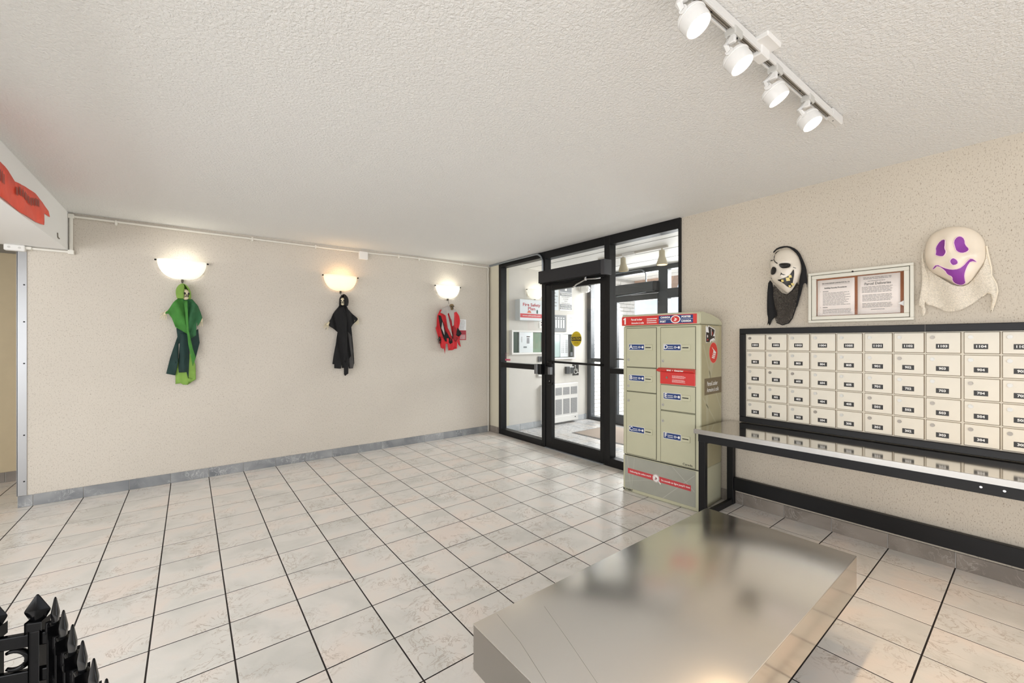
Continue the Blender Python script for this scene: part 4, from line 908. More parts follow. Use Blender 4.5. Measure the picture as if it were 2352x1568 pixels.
for r in range(5):
    for c in range(10):
        a0, a1 = -YC[c]+.006, -YC[c+1]-.006; b0, b1 = ZR[r+1]+.006, ZR[r]-.006
        if c in (2, 5, 8): a0 += .004
        w, h = a1-a0, b1-b0; am, bmid = (a0+a1)/2, (b0+b1)/2
        key = ('md', round(w, 3))
        if key not in _tm:
            q = B(); WM.box(q, -w/2, w/2, -h/2, h/2, -.001, .008, .0018)
            for v in q.verts: v.co -= WM.o
            m_ = bpy.data.meshes.new('mailbox_door'); q.to_mesh(m_); q.free(); m_.materials.append(M_MAILD); _tm[key] = m_
            q = B(); g = .0022
            for s in ((-w/2-g, -w/2, -h/2-g, h/2+g), (w/2, w/2+g*1.6, -h/2-g, h/2+g), (-w/2, w/2, -h/2-g*1.3, -h/2), (-w/2, w/2, h/2, h/2+g)): WM.box(q, *s, -.001, .0012)
            for v in q.verts: v.co -= WM.o
            m_ = bpy.data.meshes.new('door_gap'); q.to_mesh(m_); q.free(); m_.materials.append(mat('mailbox_seam', srgb(120, 104, 80), .8)); _tm[('mg', round(w, 3))] = m_
        org = WM.p(am, bmid, .017)
        d = piece('mailbox_door', _tm[key], t, org)
        piece('door_gap', _tm[('mg', round(w, 3))], d, org)
        lk = ('ml', (r, c) in dk)
        if lk not in _tm:
            q = B(); WM.disc(q, 0, 0, .0115, .0115, .0, .004, 18); WM.disc(q, 0, 0, .008, .008, .004, .0075, 14); WM.box(q, -.0012, .0012, -.006, .006, .0075, .008)
            for v in q.verts: v.co -= WM.o
            m_ = bpy.data.meshes.new('cam_lock'); q.to_mesh(m_); q.free(); m_.materials.append(M_LOCKD if lk[1] else M_LOCKC); _tm[lk] = m_
        piece('cam_lock', _tm[lk], d, WM.p(a0+w*.19, b1-h*.23, .025))
        if 'mp' not in _tm:
            q = B(); WM.box(q, -.029, .029, -.0155, .0155, 0, .0016, .0006)
            for v in q.verts: v.co -= WM.o
            m_ = bpy.data.meshes.new('number_plate'); q.to_mesh(m_); q.free(); m_.materials.append(M_PLATE); _tm['mp'] = m_
        pc = a0+w*.485; pb = b1-h*.68
        piece('number_plate', _tm['mp'], d, WM.p(pc, pb, .025))
        q = B(); put_text(q, WM, nums[r][c], pc, pb, .0269, .0205, .0007, width=.0105*len(nums[r][c])); obj('number', q, M_INKW, d)

# ================================================================== COUNTER UNDER THE MAILBOXES
t = thing('mail_counter', 'long stainless steel counter on black legs below the mailboxes', 'counter', (3.5, .8, 0))
top = [(3.195, 1.722), (3.806, 1.722), (3.806, -.30), (3.285, -.30)]
bm = B(); prism(bm, top, lambda a, b: Vector((a, b, .697)), lambda a, b: Vector((a, b, .730))); bevel(bm, bm.verts[:], .002); obj('steel_top', bm, M_STEELC, t)
bm = B(); prism(bm, [(3.193, 1.724), (3.1955, 1.724), (3.2855, -.30), (3.283, -.30)], lambda a, b: Vector((a, b, .694)), lambda a, b: Vector((a, b, .7285))); obj('front_lip', bm, M_STEELE, t, label='bright folded steel front lip')
bm = B(); box(bm, 3.195, 3.80, 1.7215, 1.7235, .694, .7285); obj('end_lip', bm, M_STEELE, t)
def skewbar(nm, off, w, z0, z1, y0, y1):
    f = lambda y: 3.195+(1.722-y)*.0445+off
    bm = B(); prism(bm, [(f(y1), y1), (f(y1)+w, y1), (f(y0)+w, y0), (f(y0), y0)], lambda a, b: Vector((a, b, z0)), lambda a, b: Vector((a, b, z1))); bevel(bm, bm.verts[:], .002); return obj(nm, bm, M_BLACKM, t)
skewbar('front_rail', .022, .04, .630, .6965, -.28, 1.70)
bbox('rear_rail', (3.765, 3.805, -.28, 1.70, .65, .6965), M_BLACKM, t, .002)
bbox('low_rail', (3.762, 3.802, -.28, 1.665, .128, .238), M_BLACKM, t, .002)
bbox('leg', (3.222, 3.262, 1.645, 1.70, 0, .6965), M_BLACKM, t, .003)
bbox('leg', (3.755, 3.803, 1.668, 1.722, 0, .6965), M_BLACKM, t, .003)
bbox('leg', (3.305, 3.345, -.275, -.22, 0, .6965), M_BLACKM, t, .003)
bbox('leg', (3.755, 3.803, -.275, -.22, 0, .6965), M_BLACKM, t, .003)
bbox('end_rail', (3.262, 3.755, 1.672, 1.70, .0, .05), M_BLACKM, t, .002)
bbox('end_rail', (3.262, 3.755, 1.672, 1.70, .60, .6965), M_BLACKM, t, .002)
for y in (.20, .12):
    bm = B(); f = Fr((3.195+(1.722-y)*.0445+.022, y, .665), (0, -1, 0), (-1, 0, 0)); f.disc(bm, 0, 0, .006, .006, 0, .003, 10); obj('bolt', bm, M_CHROME, t)

# ================================================================== LOW STEEL TABLE
t = thing('steel_table', 'low scuffed stainless steel table in the foreground before the mail counter', 'table', (1.592, .8705, 0))
bm = B(); box(bm, .777, 2.408, .523, 1.2185, .444, .450); bevel(bm, bm.verts[:], .0025, 2); obj('steel_top', bm, M_STEEL, t, 40)
APR = m_steel('polished_steel_apron', .12, (.62, .58, .51, 1)); APE = m_steel('dull_steel_apron', .3, (.42, .40, .37, 1))
for nm, q in (('side_apron', (.779, 2.406, .5235, .5265)), ('side_apron', (.779, 2.406, 1.2150, 1.2180)), ('end_apron', (.7775, .7805, .5265, 1.2150)), ('end_apron', (2.4045, 2.4075, .5265, 1.2150))):
    bbox(nm, (*q, .292, .4445), APR if nm == 'side_apron' else APE, t)
bm = B(); box(bm, .785, 2.40, .53, 1.21, .425, .444); obj('under_board', bm, mat('raw_board', srgb(120, 98, 74), .8), t)
for x in (1.02, 2.12):
    for y in (.72, 1.02): bbox('leg', (x, x+.045, y-.022, y+.022, 0, .425), M_BLACKM, t, .003)
    bbox('leg_rail', (x+.005, x+.04, .742, .998, .05, .085), M_BLACKM, t, .002)
bbox('stretcher', (1.065, 2.12, .855, .885, .05, .085), M_BLACKM, t, .002)
for q in [[(0.872, 1.206), (0.85, 1.046), (0.808, 0.876)], [(1.036, 1.135), (0.98, 0.957), (0.923, 0.786)]]:
    bm = B(); tube(bm, [(x, y, .4499) for x, y in q], .0007, 6); obj('crease_line', bm, M_STEELE, t)
# ================================================================== NOTICE BOARD
t = thing('notice_board', 'framed aluminium notice board on the wall above the mailboxes', 'notice board', WM.p(-.82, 1.573, .02))
def ring(nm, a0, a1, b0, b1, w, d0, d1, m, bev=.002):
    bm = B()
    for q in ((a0, a1, b1-w, b1), (a0, a1, b0, b0+w), (a0, a0+w, b0+w, b1-w), (a1-w, a1, b0+w, b1-w)): WM.box(bm, *q, d0, d1, bev)
    return obj(nm, bm, m, t)
ring('outer_frame', -1.118, -.525, 1.573, 1.955, .019, 0, .040, M_BOARD)
ring('frame_gap', -1.099, -.544, 1.592, 1.936, .004, 0, .028, M_DARK, 0)
ring('door_frame', -1.096, -.547, 1.595, 1.933, .027, 0, .036, M_BOARD)
bm = B(); WM.box(bm, -1.07, -.572, 1.62, 1.908, 0, .012); obj('cork_panel', bm, M_CORK, t)
bm = B(); WM.box(bm, -1.07, -.572, 1.62, 1.908, .024, .027); obj('glass_door', bm, M_GLASSB, t)
bm = B(); WM.disc(bm, -.845, 1.936, .006, .006, .036, .042, 12); obj('door_lock', bm, M_DARK, t)
def sheet(nm, lab, a0, a1, b0, b1, m, rows, d=.0125):
    tt = thing(nm, lab, 'paper', WM.p((a0+a1)/2, b0, d))
    bm = B(); n = 10
    vs = [[bm.verts.new(WM.p(a0+(a1-a0)*i/n, b, d+.003*math.sin(i*.9+b*9)**2)) for i in range(n+1)] for b in (b0, (b0+b1)/2, b1)]
    for r in range(2):
        for i in range(n): bm.faces.new((vs[r][i], vs[r][i+1], vs[r+1][i+1], vs[r+1][i]))
    o = obj('sheet', bm, m, tt, True); solid(o, .0004)
    bm = B()
    rows(bm, d+.0045); obj('print', bm, M_INKG, tt); return tt
def rowsA(bm, d):
    put_text(bm, WM, 'THE CONDOMINIUM CORPORATION No. 174', -.952, 1.868, d, .011, .0006, width=.168)
    put_text(bm, WM, 'Building Security Procedures', -.952, 1.833, d, .013, .0006, width=.135)
    WM.box(bm, -1.035, -.867, 1.857, 1.858, d-.001, d-.0005)
    put_text(bm, WM, '1.', -1.043, 1.809, d, .009); put_text(bm, WM, '2.', -1.043, 1.688, d, .009)
    lines(bm, WM, -1.030, -.990, 1.803, 1.812, 1, d-.001, .5); lines(bm, WM, -1.030, -.858, 1.70, 1.80, 11, d-.001, .3); lines(bm, WM, -1.030, -.99, 1.682, 1.692, 1, d-.001, .5); lines(bm, WM, -1.030, -.855, 1.64, 1.674, 4, d-.001, .3, ragged=.05)
def rowsB(bm, d):
    put_text(bm, WM, 'Parcel Deliveries', -.712, 1.839, d, .026, .0004, width=.142)
    lines(bm, WM, -.79, -.635, 1.87, 1.888, 2, d-.001, .35, ragged=.05); lines(bm, WM, -.765, -.66, 1.855, 1.862, 1, d-.001, .4)
    lines(bm, WM, -.798, -.628, 1.775, 1.822, 5, d-.001, .32, ragged=.08); lines(bm, WM, -.795, -.63, 1.715, 1.765, 6, d-.001, .32, ragged=.08); lines(bm, WM, -.795, -.628, 1.67, 1.705, 4, d-.001, .32, ragged=.08); lines(bm, WM, -.747, -.673, 1.653, 1.66, 1, d-.001, .5, ragged=0)
sheet('security_notice', 'left printed sheet inside the notice board with bold heading', -1.064, -.839, 1.626, 1.896, M_PAPER, rowsA)
sheet('parcel_notice', 'right printed sheet inside the notice board headed Parcel Deliveries', -.822, -.594, 1.626, 1.900, M_PAPER, rowsB, .0132)
tt = B(); WM.poly(tt, [(-.605, 1.690), (-.573, 1.709), (-.573, 1.668)], .0195, .0205); tag(obj('reflection_triangle', tt, M_PAPERW), 'small white triangle painted for a reflection at lower right inside the notice board', 'paper')  # white triangle stands in for a reflection in the board's glass

# ================================================================== MASKS
def dome_fn(poly, depth, power=.5, bumps=()):
    cx = sum(p[0] for p in poly)/len(poly); cy = sum(p[1] for p in poly)/len(poly)
    n = len(poly)
    def edge_r(th):
        c, s = math.cos(th), math.sin(th); best = 1e9
        for i in range(n):
            x1, y1 = poly[i][0]-cx, poly[i][1]-cy; x2, y2 = poly[(i+1) % n][0]-cx, poly[(i+1) % n][1]-cy
            den = c*(y2-y1)-s*(x2-x1)
            if abs(den) < 1e-9: continue
            tt = (x1*(y2-y1)-y1*(x2-x1))/den; u = (x1*s-y1*c)/den
            if tt > 0 and -1e-6 <= u <= 1+1e-6: best = min(best, tt)
        return best
    def f(a, b):
        r = math.hypot(a-cx, b-cy); e = edge_r(math.atan2(b-cy, a-cx)); t = min(r/e, 1.0) if e < 1e8 else 1
        d = depth*(1-t**2.4)**power
        for (x, y, sx, sy, h) in bumps: d += h*math.exp(-((a-x)/sx)**2-((b-y)/sy)**2)*(1-t**6)
        return d
    return f, edge_r, (cx, cy)
def dome_mesh(fr, poly, f, er, c, rings=9, seg=44, base=.004):
    bm = B(); ctr = bm.verts.new(fr.p(c[0], c[1], base+f(*c))); prev = None
    for k in range(1, rings+1):
        t = math.sin(k/rings*PI/2); ring_ = []
        for s in range(seg):
            th = 2*PI*s/seg; r = er(th)*t*.9999; a, b = c[0]+r*math.cos(th), c[1]+r*math.sin(th)
            ring_.append(bm.verts.new(fr.p(a, b, base+f(a, b))))
        for s in range(seg):
            if prev is None: bm.faces.new((ctr, ring_[s], ring_[(s+1) % seg]))
            else: bm.faces.new((prev[s], ring_[s], ring_[(s+1) % seg], prev[(s+1) % seg]))
        prev = ring_
    rim = [bm.verts.new(fr.p(c[0]+er(2*PI*s/seg)*math.cos(2*PI*s/seg)*.97, c[1]+er(2*PI*s/seg)*math.sin(2*PI*s/seg)*.97, .001)) for s in range(seg)]
    for s in range(seg): bm.faces.new((prev[s], rim[s], rim[(s+1) % seg], prev[(s+1) % seg]))
    return bm
def on_dome(fr, poly, f, lift=.003, base=.004):
    bm = B(); vs = [bm.verts.new((a, b, 0)) for a, b in poly]; bm.faces.new(vs); bmesh.ops.triangulate(bm, faces=bm.faces[:])
    a0, a1 = min(p[0] for p in poly), max(p[0] for p in poly); b0, b1 = min(p[1] for p in poly), max(p[1] for p in poly)
    for ax, lo, hi in ((0, a0, a1), (1, b0, b1)):
        k = lo+.012
        while k < hi:
            co = (k, 0, 0) if ax == 0 else (0, k, 0); no = (1, 0, 0) if ax == 0 else (0, 1, 0)
            bmesh.ops.bisect_plane(bm, geom=bm.verts[:]+bm.edges[:]+bm.faces[:], plane_co=co, plane_no=no); k += .012
    for v in bm.verts: v.co = fr.p(v.co.x, v.co.y, base+f(v.co.x, v.co.y)+lift)
    return bm
def line_on(fr, pts, f, r=.0038, lift=.001, base=.004):
    bm = B(); P = []
    for (a0, b0), (a1, b1) in zip(pts, pts[1:]):
        for k in range(5): P.append((a0+(a1-a0)*k/5, b0+(b1-b0)*k/5))
    P.append(pts[-1]); tube(bm, [fr.p(a, b, base+f(a, b)+lift) for a, b in P], r, 6); return bm
# skull pirate mask
t = thing('skull_mask', 'white gap-toothed skull mask with black hood and netting on the wall', 'mask', WM.p(-1.28, 1.56, .03))
pf = soft(D['skull_face'])
f, er, c = dome_fn(pf, .085, .55, [(-1.262, 2.07, .045, .016, .016), (-1.345, 2.055, .025, .016, .012), (-1.20, 2.02, .025, .03, .018), (-1.37, 1.955, .03, .025, .012), (-1.29, 1.965, .02, .03, .010), (-1.27, 1.84, .04, .02, .012), (-1.26, 2.03, .035, .015, -.012)])
o = obj('face', dome_mesh(WM, pf, f, er, c), M_MASKW, t, True)
FACE = o
for nm in ('skull_eye_r', 'skull_eye_l'): obj('eye_socket', on_dome(WM, soft(D[nm]), f, .009), M_MBLACK, FACE)
obj('nose_hole', on_dome(WM, D['skull_nose'], f), M_MBLACK, FACE)
obj('mouth', on_dome(WM, soft(D['skull_mouth'], 1), f), M_MBLACK, FACE)
for i in range(5):
    obj('tooth', on_dome(WM, D['tooth%d' % i], f, .007), M_TOOTH, FACE)
obj('brow_crack', line_on(WM, [(-1.392, 2.104), (-1.352, 2.098), (-1.335, 2.075), (-1.312, 2.058)], f), M_MBLACK, FACE)
obj('brow_crack', line_on(WM, [(-1.356, 2.10), (-1.357, 2.145), (-1.33, 2.172)], f), M_MBLACK, FACE)
obj('cheek_line', line_on(WM, [(-1.385, 1.958), (-1.365, 1.945)], f, .002), M_MBLACK, FACE)
obj('cheek_line', line_on(WM, [(-1.19, 2.005), (-1.205, 2.012)], f, .002), M_MBLACK, FACE)
bm = cloth(WM, soft([(min(a, -1.124), b) for a, b in D['skull_hood']], 1), .035, .006, 60, .02, 20, 1); o = obj('hood', bm, M_CLOTHK, t, True); solid(o, .006)
bm = cloth(WM, soft(D['skull_net'], 1), .022, .008, 55, .02, 10, 2, .012); o = obj('netting', bm, M_NET, t, True); solid(o, .001)
bm = cloth(WM, soft(D['skull_strand'], 1), .02, .006, 90, .015, 10, 3); o = obj('black_strand', bm, M_CLOTHK, t, True); solid(o, .004)
obj('net_edge', (lambda b_: (tube(b_, [WM.p(a, b, .026) for a, b in D['skull_net'][2:13]], .004, 6), b_)[1])(B()), M_CLOTHK, t)
# ghost mask
t = thing('ghost_mask', 'large ivory grinning ghost mask with purple eyes and cheesecloth on the wall', 'mask', WM.p(-.34, 1.60, .03))
pf = soft(D['ghost_face'])
f, er, c = dome_fn(pf, .10, .5, [(-.44, 1.925, .05, .03, .026), (-.245, 1.95, .045, .035, .026), (-.365, 2.04, .018, .06, .018), (-.345, 1.925, .035, .04, .020), (-.39, 1.82, .04, .03, .012), (-.27, 1.84, .04, .04, .014), (-.41, 2.02, .03, .05, -.014), (-.30, 2.03, .035, .05, -.014)])
FACE = obj('face', dome_mesh(WM, pf, f, er, c), M_GHOST, t, True)
for nm, p in (('eye', 'ghost_eye_l'), ('eye', 'ghost_eye_r'), ('nose', 'ghost_nose'), ('mouth', 'ghost_mouth')):
    obj(nm, on_dome(WM, soft(D[p]), f), M_PURPLE, FACE)
    P = soft(D[p], 1); q = line_on(WM, P+[P[0]], f, .0022, .002); obj(nm+'_rim', q, mat('pale_pink_rim', srgb(244, 214, 226), .4), FACE)
bm = cloth(WM, soft(D['ghost_cloth'], 1), .020, .010, 42, .022, 10, 5, .01); o = obj('cheesecloth', bm, M_CHEESE, t, True); solid(o, .0015)
bm = cloth(WM, soft(D['ghost_strand'], 1), .030, .008, 70, .016, 14, 6); o = obj('cloth_strand', bm, M_CHEESE, t, True); solid(o, .002)
bm = line_on(WM, [p for p in D['ghost_cloth'][7:20]], lambda a, b: .02, .004, 0, 0); obj('cloth_hem', bm, mat('cream_thread', srgb(240, 228, 206), .9), t)

# ================================================================== WALL SCONCES
SH_COOL = m_shade('frosted_sconce_glass', srgb(255, 252, 236), .32); SH_WARM = m_shade('frosted_sconce_glass_warm', srgb(255, 214, 158), .42)
def sconce(x, lab, shade, lcol, power, fr=WL, z=2.252, rx=.197, ry=.115, rz=.19, nm='wall_sconce'):
    t = thing(nm, lab, 'lamp', fr.p(x, z-rz, .05), 'half bowl wall sconces')
    bm = B(); nu, nv = 22, 9; g = []
    for j in range(nv+1):
        ph = j/nv*PI/2; row = []
        for i in range(nu+1):
            th = -PI/2+PI*i/nu; k = math.cos(ph)**.75
            row.append(bm.verts.new(fr.p(x+rx*math.sin(th)*k, z-rz*math.sin(ph), .012+ry*math.cos(th)*k)))
        g.append(row)
    for j in range(nv):
        for i in range(nu): bm.faces.new((g[j][i], g[j][i+1], g[j+1][i+1], g[j+1][i]))
    bmesh.ops.remove_doubles(bm, verts=bm.verts, dist=.0004)
    o = obj('glass_bowl', bm, shade, t, True); solid(o, .004)
    bm = B(); fr.box(bm, x-.055, x+.055, z-.13, z-.02, 0, .012, .003); obj('wall_plate', bm, M_WHITE, t)
    bm = B(); tube(bm, [fr.p(x+.02, z-.10, .012), fr.p(x+.02, z-.10, .05), fr.p(x+.02, z-.08, .05)], .014, 10); obj('lamp_socket', bm, M_WHITE, t)
    bm = B(); sphere(bm, fr.p(x+.02, z-.035, .052), .024, .024, .034, 14, 10); obj('bulb', bm, mat('lit_bulb_'+nm+str(len(MATS)), (1, 1, 1, 1), .4, emit=lcol, estr=4), t, True)
    for s, dz in ((-1, -.012), (1, -.012)):
        bm = B(); tube(bm, [fr.p(x+s*(rx+.012), z+dz, .0), fr.p(x+s*(rx+.012), z+dz, .03)], .004, 8); sphere(bm, fr.p(x+s*(rx+.012), z+dz, .032), .009, .009, .009, 10, 6); obj('side_clip', bm, M_DARK, t)
    for s in (-1, 1):
        bm = B(); tube(bm, [fr.p(x+s*rx*.9, z-.05, .004), fr.p(x+s*rx*.86, z-.115, .004), fr.p(x+s*rx*.75, z-.12, .03)], .004, 6); obj('support_wire', bm, mat('ivory_wire', srgb(200, 190, 165), .4), t)
    bm = B(); fr.box(bm, x-.009, x+.009, z-rz-.030, z-rz+.006, .0, .03, .002); obj('bottom_clip', bm, mat('clip_metal', srgb(90, 84, 74), .35, .7), t)
    l = bpy.data.lights.new('sconce_bulb_light', 'POINT'); l.energy = power; l.color = lcol[:3]; l.shadow_soft_size = .025
    lo = bpy.data.objects.new('sconce_bulb_light', l); COL.objects.link(lo); lo.parent = t; lo.location = fr.p(x+.02, z-.03, .075)-Vector(t.location)
    return t
sconce(-.058, 'white half bowl wall sconce above the green hooded figure', SH_COOL, srgb(255, 250, 232), 1.8)
sconce(1.49, 'warm amber half bowl wall sconce above the black hooded figure', SH_WARM, srgb(255, 206, 146), 2.4)
sconce(3.007, 'white half bowl wall sconce above the red ragged figure near the corner', SH_COOL, srgb(255, 250, 232), 2.4)
sconce(4.52, 'half bowl wall sconce in vestibule above the fire safety box', SH_COOL, srgb(255, 246, 224), 2, WV, 2.29, .172, .1, .16, 'wall_sconce')

# ================================================================== HANGING FIGURES
def skull(t, x, z, d, rx, rz, m, turn=0, dk=M_MBLACK):
    R = Matrix.Rotation(turn, 3, 'Z'); c = WL.p(x, z, d); bm = B()
    vs = sphere(bm, (0, 0, 0), rx, rx*1.05, rz*.68, 18, 12)
    for v in vs:
        if v.co.z < 0: v.co.x *= 1-.25*min(1, -v.co.z/(rz*.6))
        v.co.z += rz*.22
    vs2 = sphere(bm, (0, -rx*.28, -rz*.55), rx*.62, rx*.72, rz*.42, 14, 8)
    for v in bm.verts: v.co = c+(R @ v.co)
    s = obj('skull', bm, m, t, True)
    for sx in (-1, 1):
        bm = B(); sphere(bm, (0, 0, 0), rx*.30, rx*.18, rz*.20, 10, 8)
        for v in bm.verts: v.co = c+(R @ (v.co+Vector((sx*rx*.42, -rx*.88, rz*.12))))
        obj('eye_socket', bm, dk, s, True)
    bm = B(); sphere(bm, (0, 0, 0), rx*.16, rx*.14, rz*.12, 8, 6)
    for v in bm.verts: v.co = c+(R @ (v.co+Vector((0, -rx*1.0, -rz*.16))))
    obj('nose_hole', bm, dk, s, True)
    bm = B(); box(bm, -rx*.42, rx*.42, -rx*1.02, -rx*.86, -rz*.50, -rz*.38)
    for v in bm.verts: v.co = c+(R @ v.co)
    tm = obj('mouth_gap', bm, dk, s)
    return s
def hood(t, x, z, d, rx, rz, m, turn):
    R = Matrix.Rotation(turn, 3, 'Z'); c = WL.p(x, z, d); bm = B(); nu, nv = 22, 14; g = []
    for j in range(nv+1):
        q = j/nv; ph = -1.15+q*(PI/2+1.15); row = []
        gap = .42-.30*max(0, math.sin(ph))        # the face opening narrows to a peak
        for i in range(nu+1):
            th = -PI/2+gap+(2*PI-2*gap)*i/nu
            k = max(math.cos(ph), .02)**.8 if ph > 0 else 1-.10*ph*ph
            f_ = 1+.10*math.sin(5*th+ph*2)*(1-q)
            top = rz*math.sin(ph)*(1.0 if ph < .6 else 1+.28*(ph-.6))
            row.append(bm.verts.new(c+(R @ Vector((rx*math.cos(th)*k*f_, rx*1.0*math.sin(th)*k*f_+rx*.25*max(0, math.sin(ph)), top)))))
        g.append(row)
    for j in range(nv):
        for i in range(nu): bm.faces.new((g[j][i], g[j][i+1], g[j+1][i+1], g[j+1][i]))
    bmesh.ops.remove_doubles(bm, verts=bm.verts, dist=.0003)
    o = obj('hood', bm, m, t, True); solid(o, .0025); return o
def hand(t, p, dirn, m, s=1.0):
    bm = B(); p = Vector(p); d = Vector(dirn).normalized(); side = Vector((d.z, 0, -d.x))
    tube(bm, [p-d*.02*s, p, p+d*.018*s], [.006*s, .010*s, .012*s], 8)
    for k in range(-1, 3):
        q = p+d*.016*s+side*(k-.5)*.007*s
        tube(bm, [q, q+d*.022*s+side*(k-.5)*.005*s, q+d*(.046-.004*abs(k-.5))*s+side*(k-.5)*.007*s], [.0034*s, .003*s, .0022*s], 6)
    q = p+side*.010*s; tube(bm, [q, q+side*.014*s+d*.012*s, q+side*.018*s+d*.028*s], [.0036*s, .003*s, .0022*s], 6)
    return obj('bony_hand', bm, m, t, True)
def panel(t, nm, key, m, d, amp=.007, freq=75, slant=10, seed=0, bulge=.02, th=.0025):
    o = obj(nm, cloth(WL, D[key], d, amp, freq, .018, slant, seed, bulge), m, t, True); solid(o, th); return o
def cord(t, x, z0, z1, d0=.02, d1=.05):
    bm = B(); tube(bm, [WL.p(x, z1, d0), WL.p(x, (z0+z1)/2, (d0+d1)/2), WL.p(x, z0, d1)], .0022, 6); obj('hanging_cord', bm, M_DARK, t)
G3 = 'hooded figures hanging from the sconces'
t = thing('hanging_ghoul', 'green hooded skeleton figure hanging under the leftmost sconce', 'hanging decoration', (-.06, 5.37, .97), G3)
cord(t, -.058, 1.985, 2.045)
panel(t, 'tail_strips', 'green_tails', M_GLITE, .024, .006, 90, 8, 1)
panel(t, 'dark_skirt', 'green_dark_l', M_GDARK, .036, .008, 60, 14, 2)
panel(t, 'dark_skirt', 'green_dark_r', M_GDARK, .040, .008, 60, -10, 3)
panel(t, 'dark_skirt', 'green_dark_c', M_GDARK, .046, .008, 80, 6, 4)
panel(t, 'deep_green_robe', 'green_cape_l', M_GMID, .058, .016, 48, 22, 5, .025)
panel(t, 'deep_green_robe', 'green_cape_r', M_GDEEP, .060, .016, 62, -18, 6, .025)
panel(t, 'centre_fold', 'green_strip', M_GMID, .088, .006, 90, 5, 7, .008)
skull(t, -.034, 1.905, .105, .037, .058, M_BONE, .35)
hood(t, -.047, 1.925, .09, .058, .072, M_GLITE, .45)
hand(t, WL.p(*D['green_hand_l'][0], .062), (-.3, 0, -1), M_BONE, 1.2); hand(t, WL.p(*D['green_hand_r'][0], .066), (-.25, 0, -1), M_BONE, 1.1)
t = thing('hanging_ghoul', 'black hooded skeleton figure hanging under the amber sconce', 'hanging decoration', (1.5, 5.37, 1.08), G3)
cord(t, 1.49, 1.985, 2.045)
panel(t, 'robe', 'black_robe', M_CLOTHK, .045, .016, 60, 9, 11, .03)
panel(t, 'front_fold', 'black_panel', M_CLOTHK, .085, .008, 80, 4, 12, .01)
panel(t, 'torn_gauze', 'black_torn', M_CLOTHG, .066, .006, 90, 6, 13, .01)
skull(t, 1.493, 1.925, .10, .033, .052, M_BONE, -.35)
hood(t, 1.508, 1.935, .088, .053, .066, M_CLOTHK, -.55)
hand(t, WL.p(*D['black_hand_l'][0], .05), (-.55, 0, -1), M_BONE, 1.3); hand(t, WL.p(*D['black_hand_r'][0], .05), (-.1, 0, -1), M_BONE, 1.2)
t = thing('hanging_ghoul', 'red ragged figure with grey lace collar hanging under the corner sconce', 'hanging decoration', (3.02, 5.37, 1.27), G3)
cord(t, 3.007, 1.985, 2.045)
panel(t, 'red_robe', 'red_robe', M_REDCL, .045, .013, 62, 9, 21, .04)
panel(t, 'black_tatters', 'red_dark_a', M_CLOTHK, .092, .006, 90, 8, 22, .006)
panel(t, 'black_tatters', 'red_dark_b', M_CLOTHK, .080, .006, 90, 8, 23, .006)
panel(t, 'black_tatters', 'red_dark_c', M_CLOTHK, .094, .005, 110, 8, 27, .004)
panel(t, 'deep_red_strips', 'red_dark_d', M_REDDK, .090, .006, 90, 8, 28, .006)
panel(t, 'ragged_hem', 'red_hem', M_REDCL, .075, .010, 80, 8, 29, .02)
panel(t, 'deep_red_strips', 'red_tatter_b', M_REDDK, .098, .005, 120, 8, 24, .004)
panel(t, 'grey_tatter', 'red_tatter_a', M_GREYCL, .100, .004, 120, 8, 25, .003)
panel(t, 'lace_collar', 'red_collar', M_GREYCL, .098, .006, 80, 12, 26, .012)
skull(t, 3.022, 1.935, .11, .034, .05, M_BONEDK, .0)
hand(t, WL.p(2.845, 1.475, .07), (.1, 0, -1), M_MBLACK, 1.3)
# paper notice behind the red figure
t = thing('wall_notice', 'white and red paper notice on the wall behind the red ragged figure', 'paper', WL.p(3.27, 1.455, 0))
bm = B(); WL.box(bm, 3.185, 3.333, 1.452, 1.765, 0, .0015); obj('sheet', bm, M_PAPERW, t)
bm = B(); WL.box(bm, 3.185, 3.333, 1.452, 1.60, .0015, .002); obj('red_half', bm, mat('notice_red', srgb(176, 56, 70), .6), t)
bm = B(); lines(bm, WL, 3.20, 3.325, 1.61, 1.755, 8, .0015, .25); obj('print', bm, M_INKG, t)
bm = B(); lines(bm, WL, 3.20, 3.325, 1.465, 1.535, 4, .002, .45, ragged=.05); obj('white_print', bm, M_INKW, t)

# ================================================================== CONDUITS
M_PIPE = mat('painted_conduit', srgb(232, 228, 218), .45)
t = thing('ceiling_conduit', 'white painted conduit along the top of the left wall with boxes and elbows', 'conduit', (1.3, 5.40, 2.2))
py = 5.403
bm = B(); tube(bm, [(-.845, py, cz(-.845)-.032), (1.7, py, cz(1.7)-.045), (2.4, py, cz(2.4)-.03), (3.73, py, cz(3.73)-.045)], .0105, 10); obj('pipe', bm, M_PIPE, t, 40)
bm = B(); tube(bm, [(-.845, py, cz(-.845)-.03), (-.845, py, 2.24)], .0125, 10); obj('pipe', bm, M_PIPE, t, 40)
bm = B(); tube(bm, [(-.845, py, 2.237), (-1.10, py, 2.237)], .0105, 10); obj('pipe', bm, M_PIPE, t, 40)
for p in ((-.845, py, cz(-.845)-.032), (-.845, py, 2.237)):
    bm = B(); box(bm, p[0]-.02, p[0]+.02, p[1]-.018, p[1]+.017, p[2]-.02, p[2]+.02, .006, 2); obj('elbow_box', bm, M_PIPE, t)
bm = B(); box(bm, -1.118, -1.08, 5.385, 5.42, 2.224, 2.25, .004); obj('coupling', bm, M_PIPE, t)
bm = B(); box(bm, -1.235, -1.115, 5.37, 5.424, 2.203, 2.2545, .006); J = obj('junction_box', bm, M_WHITE, t)
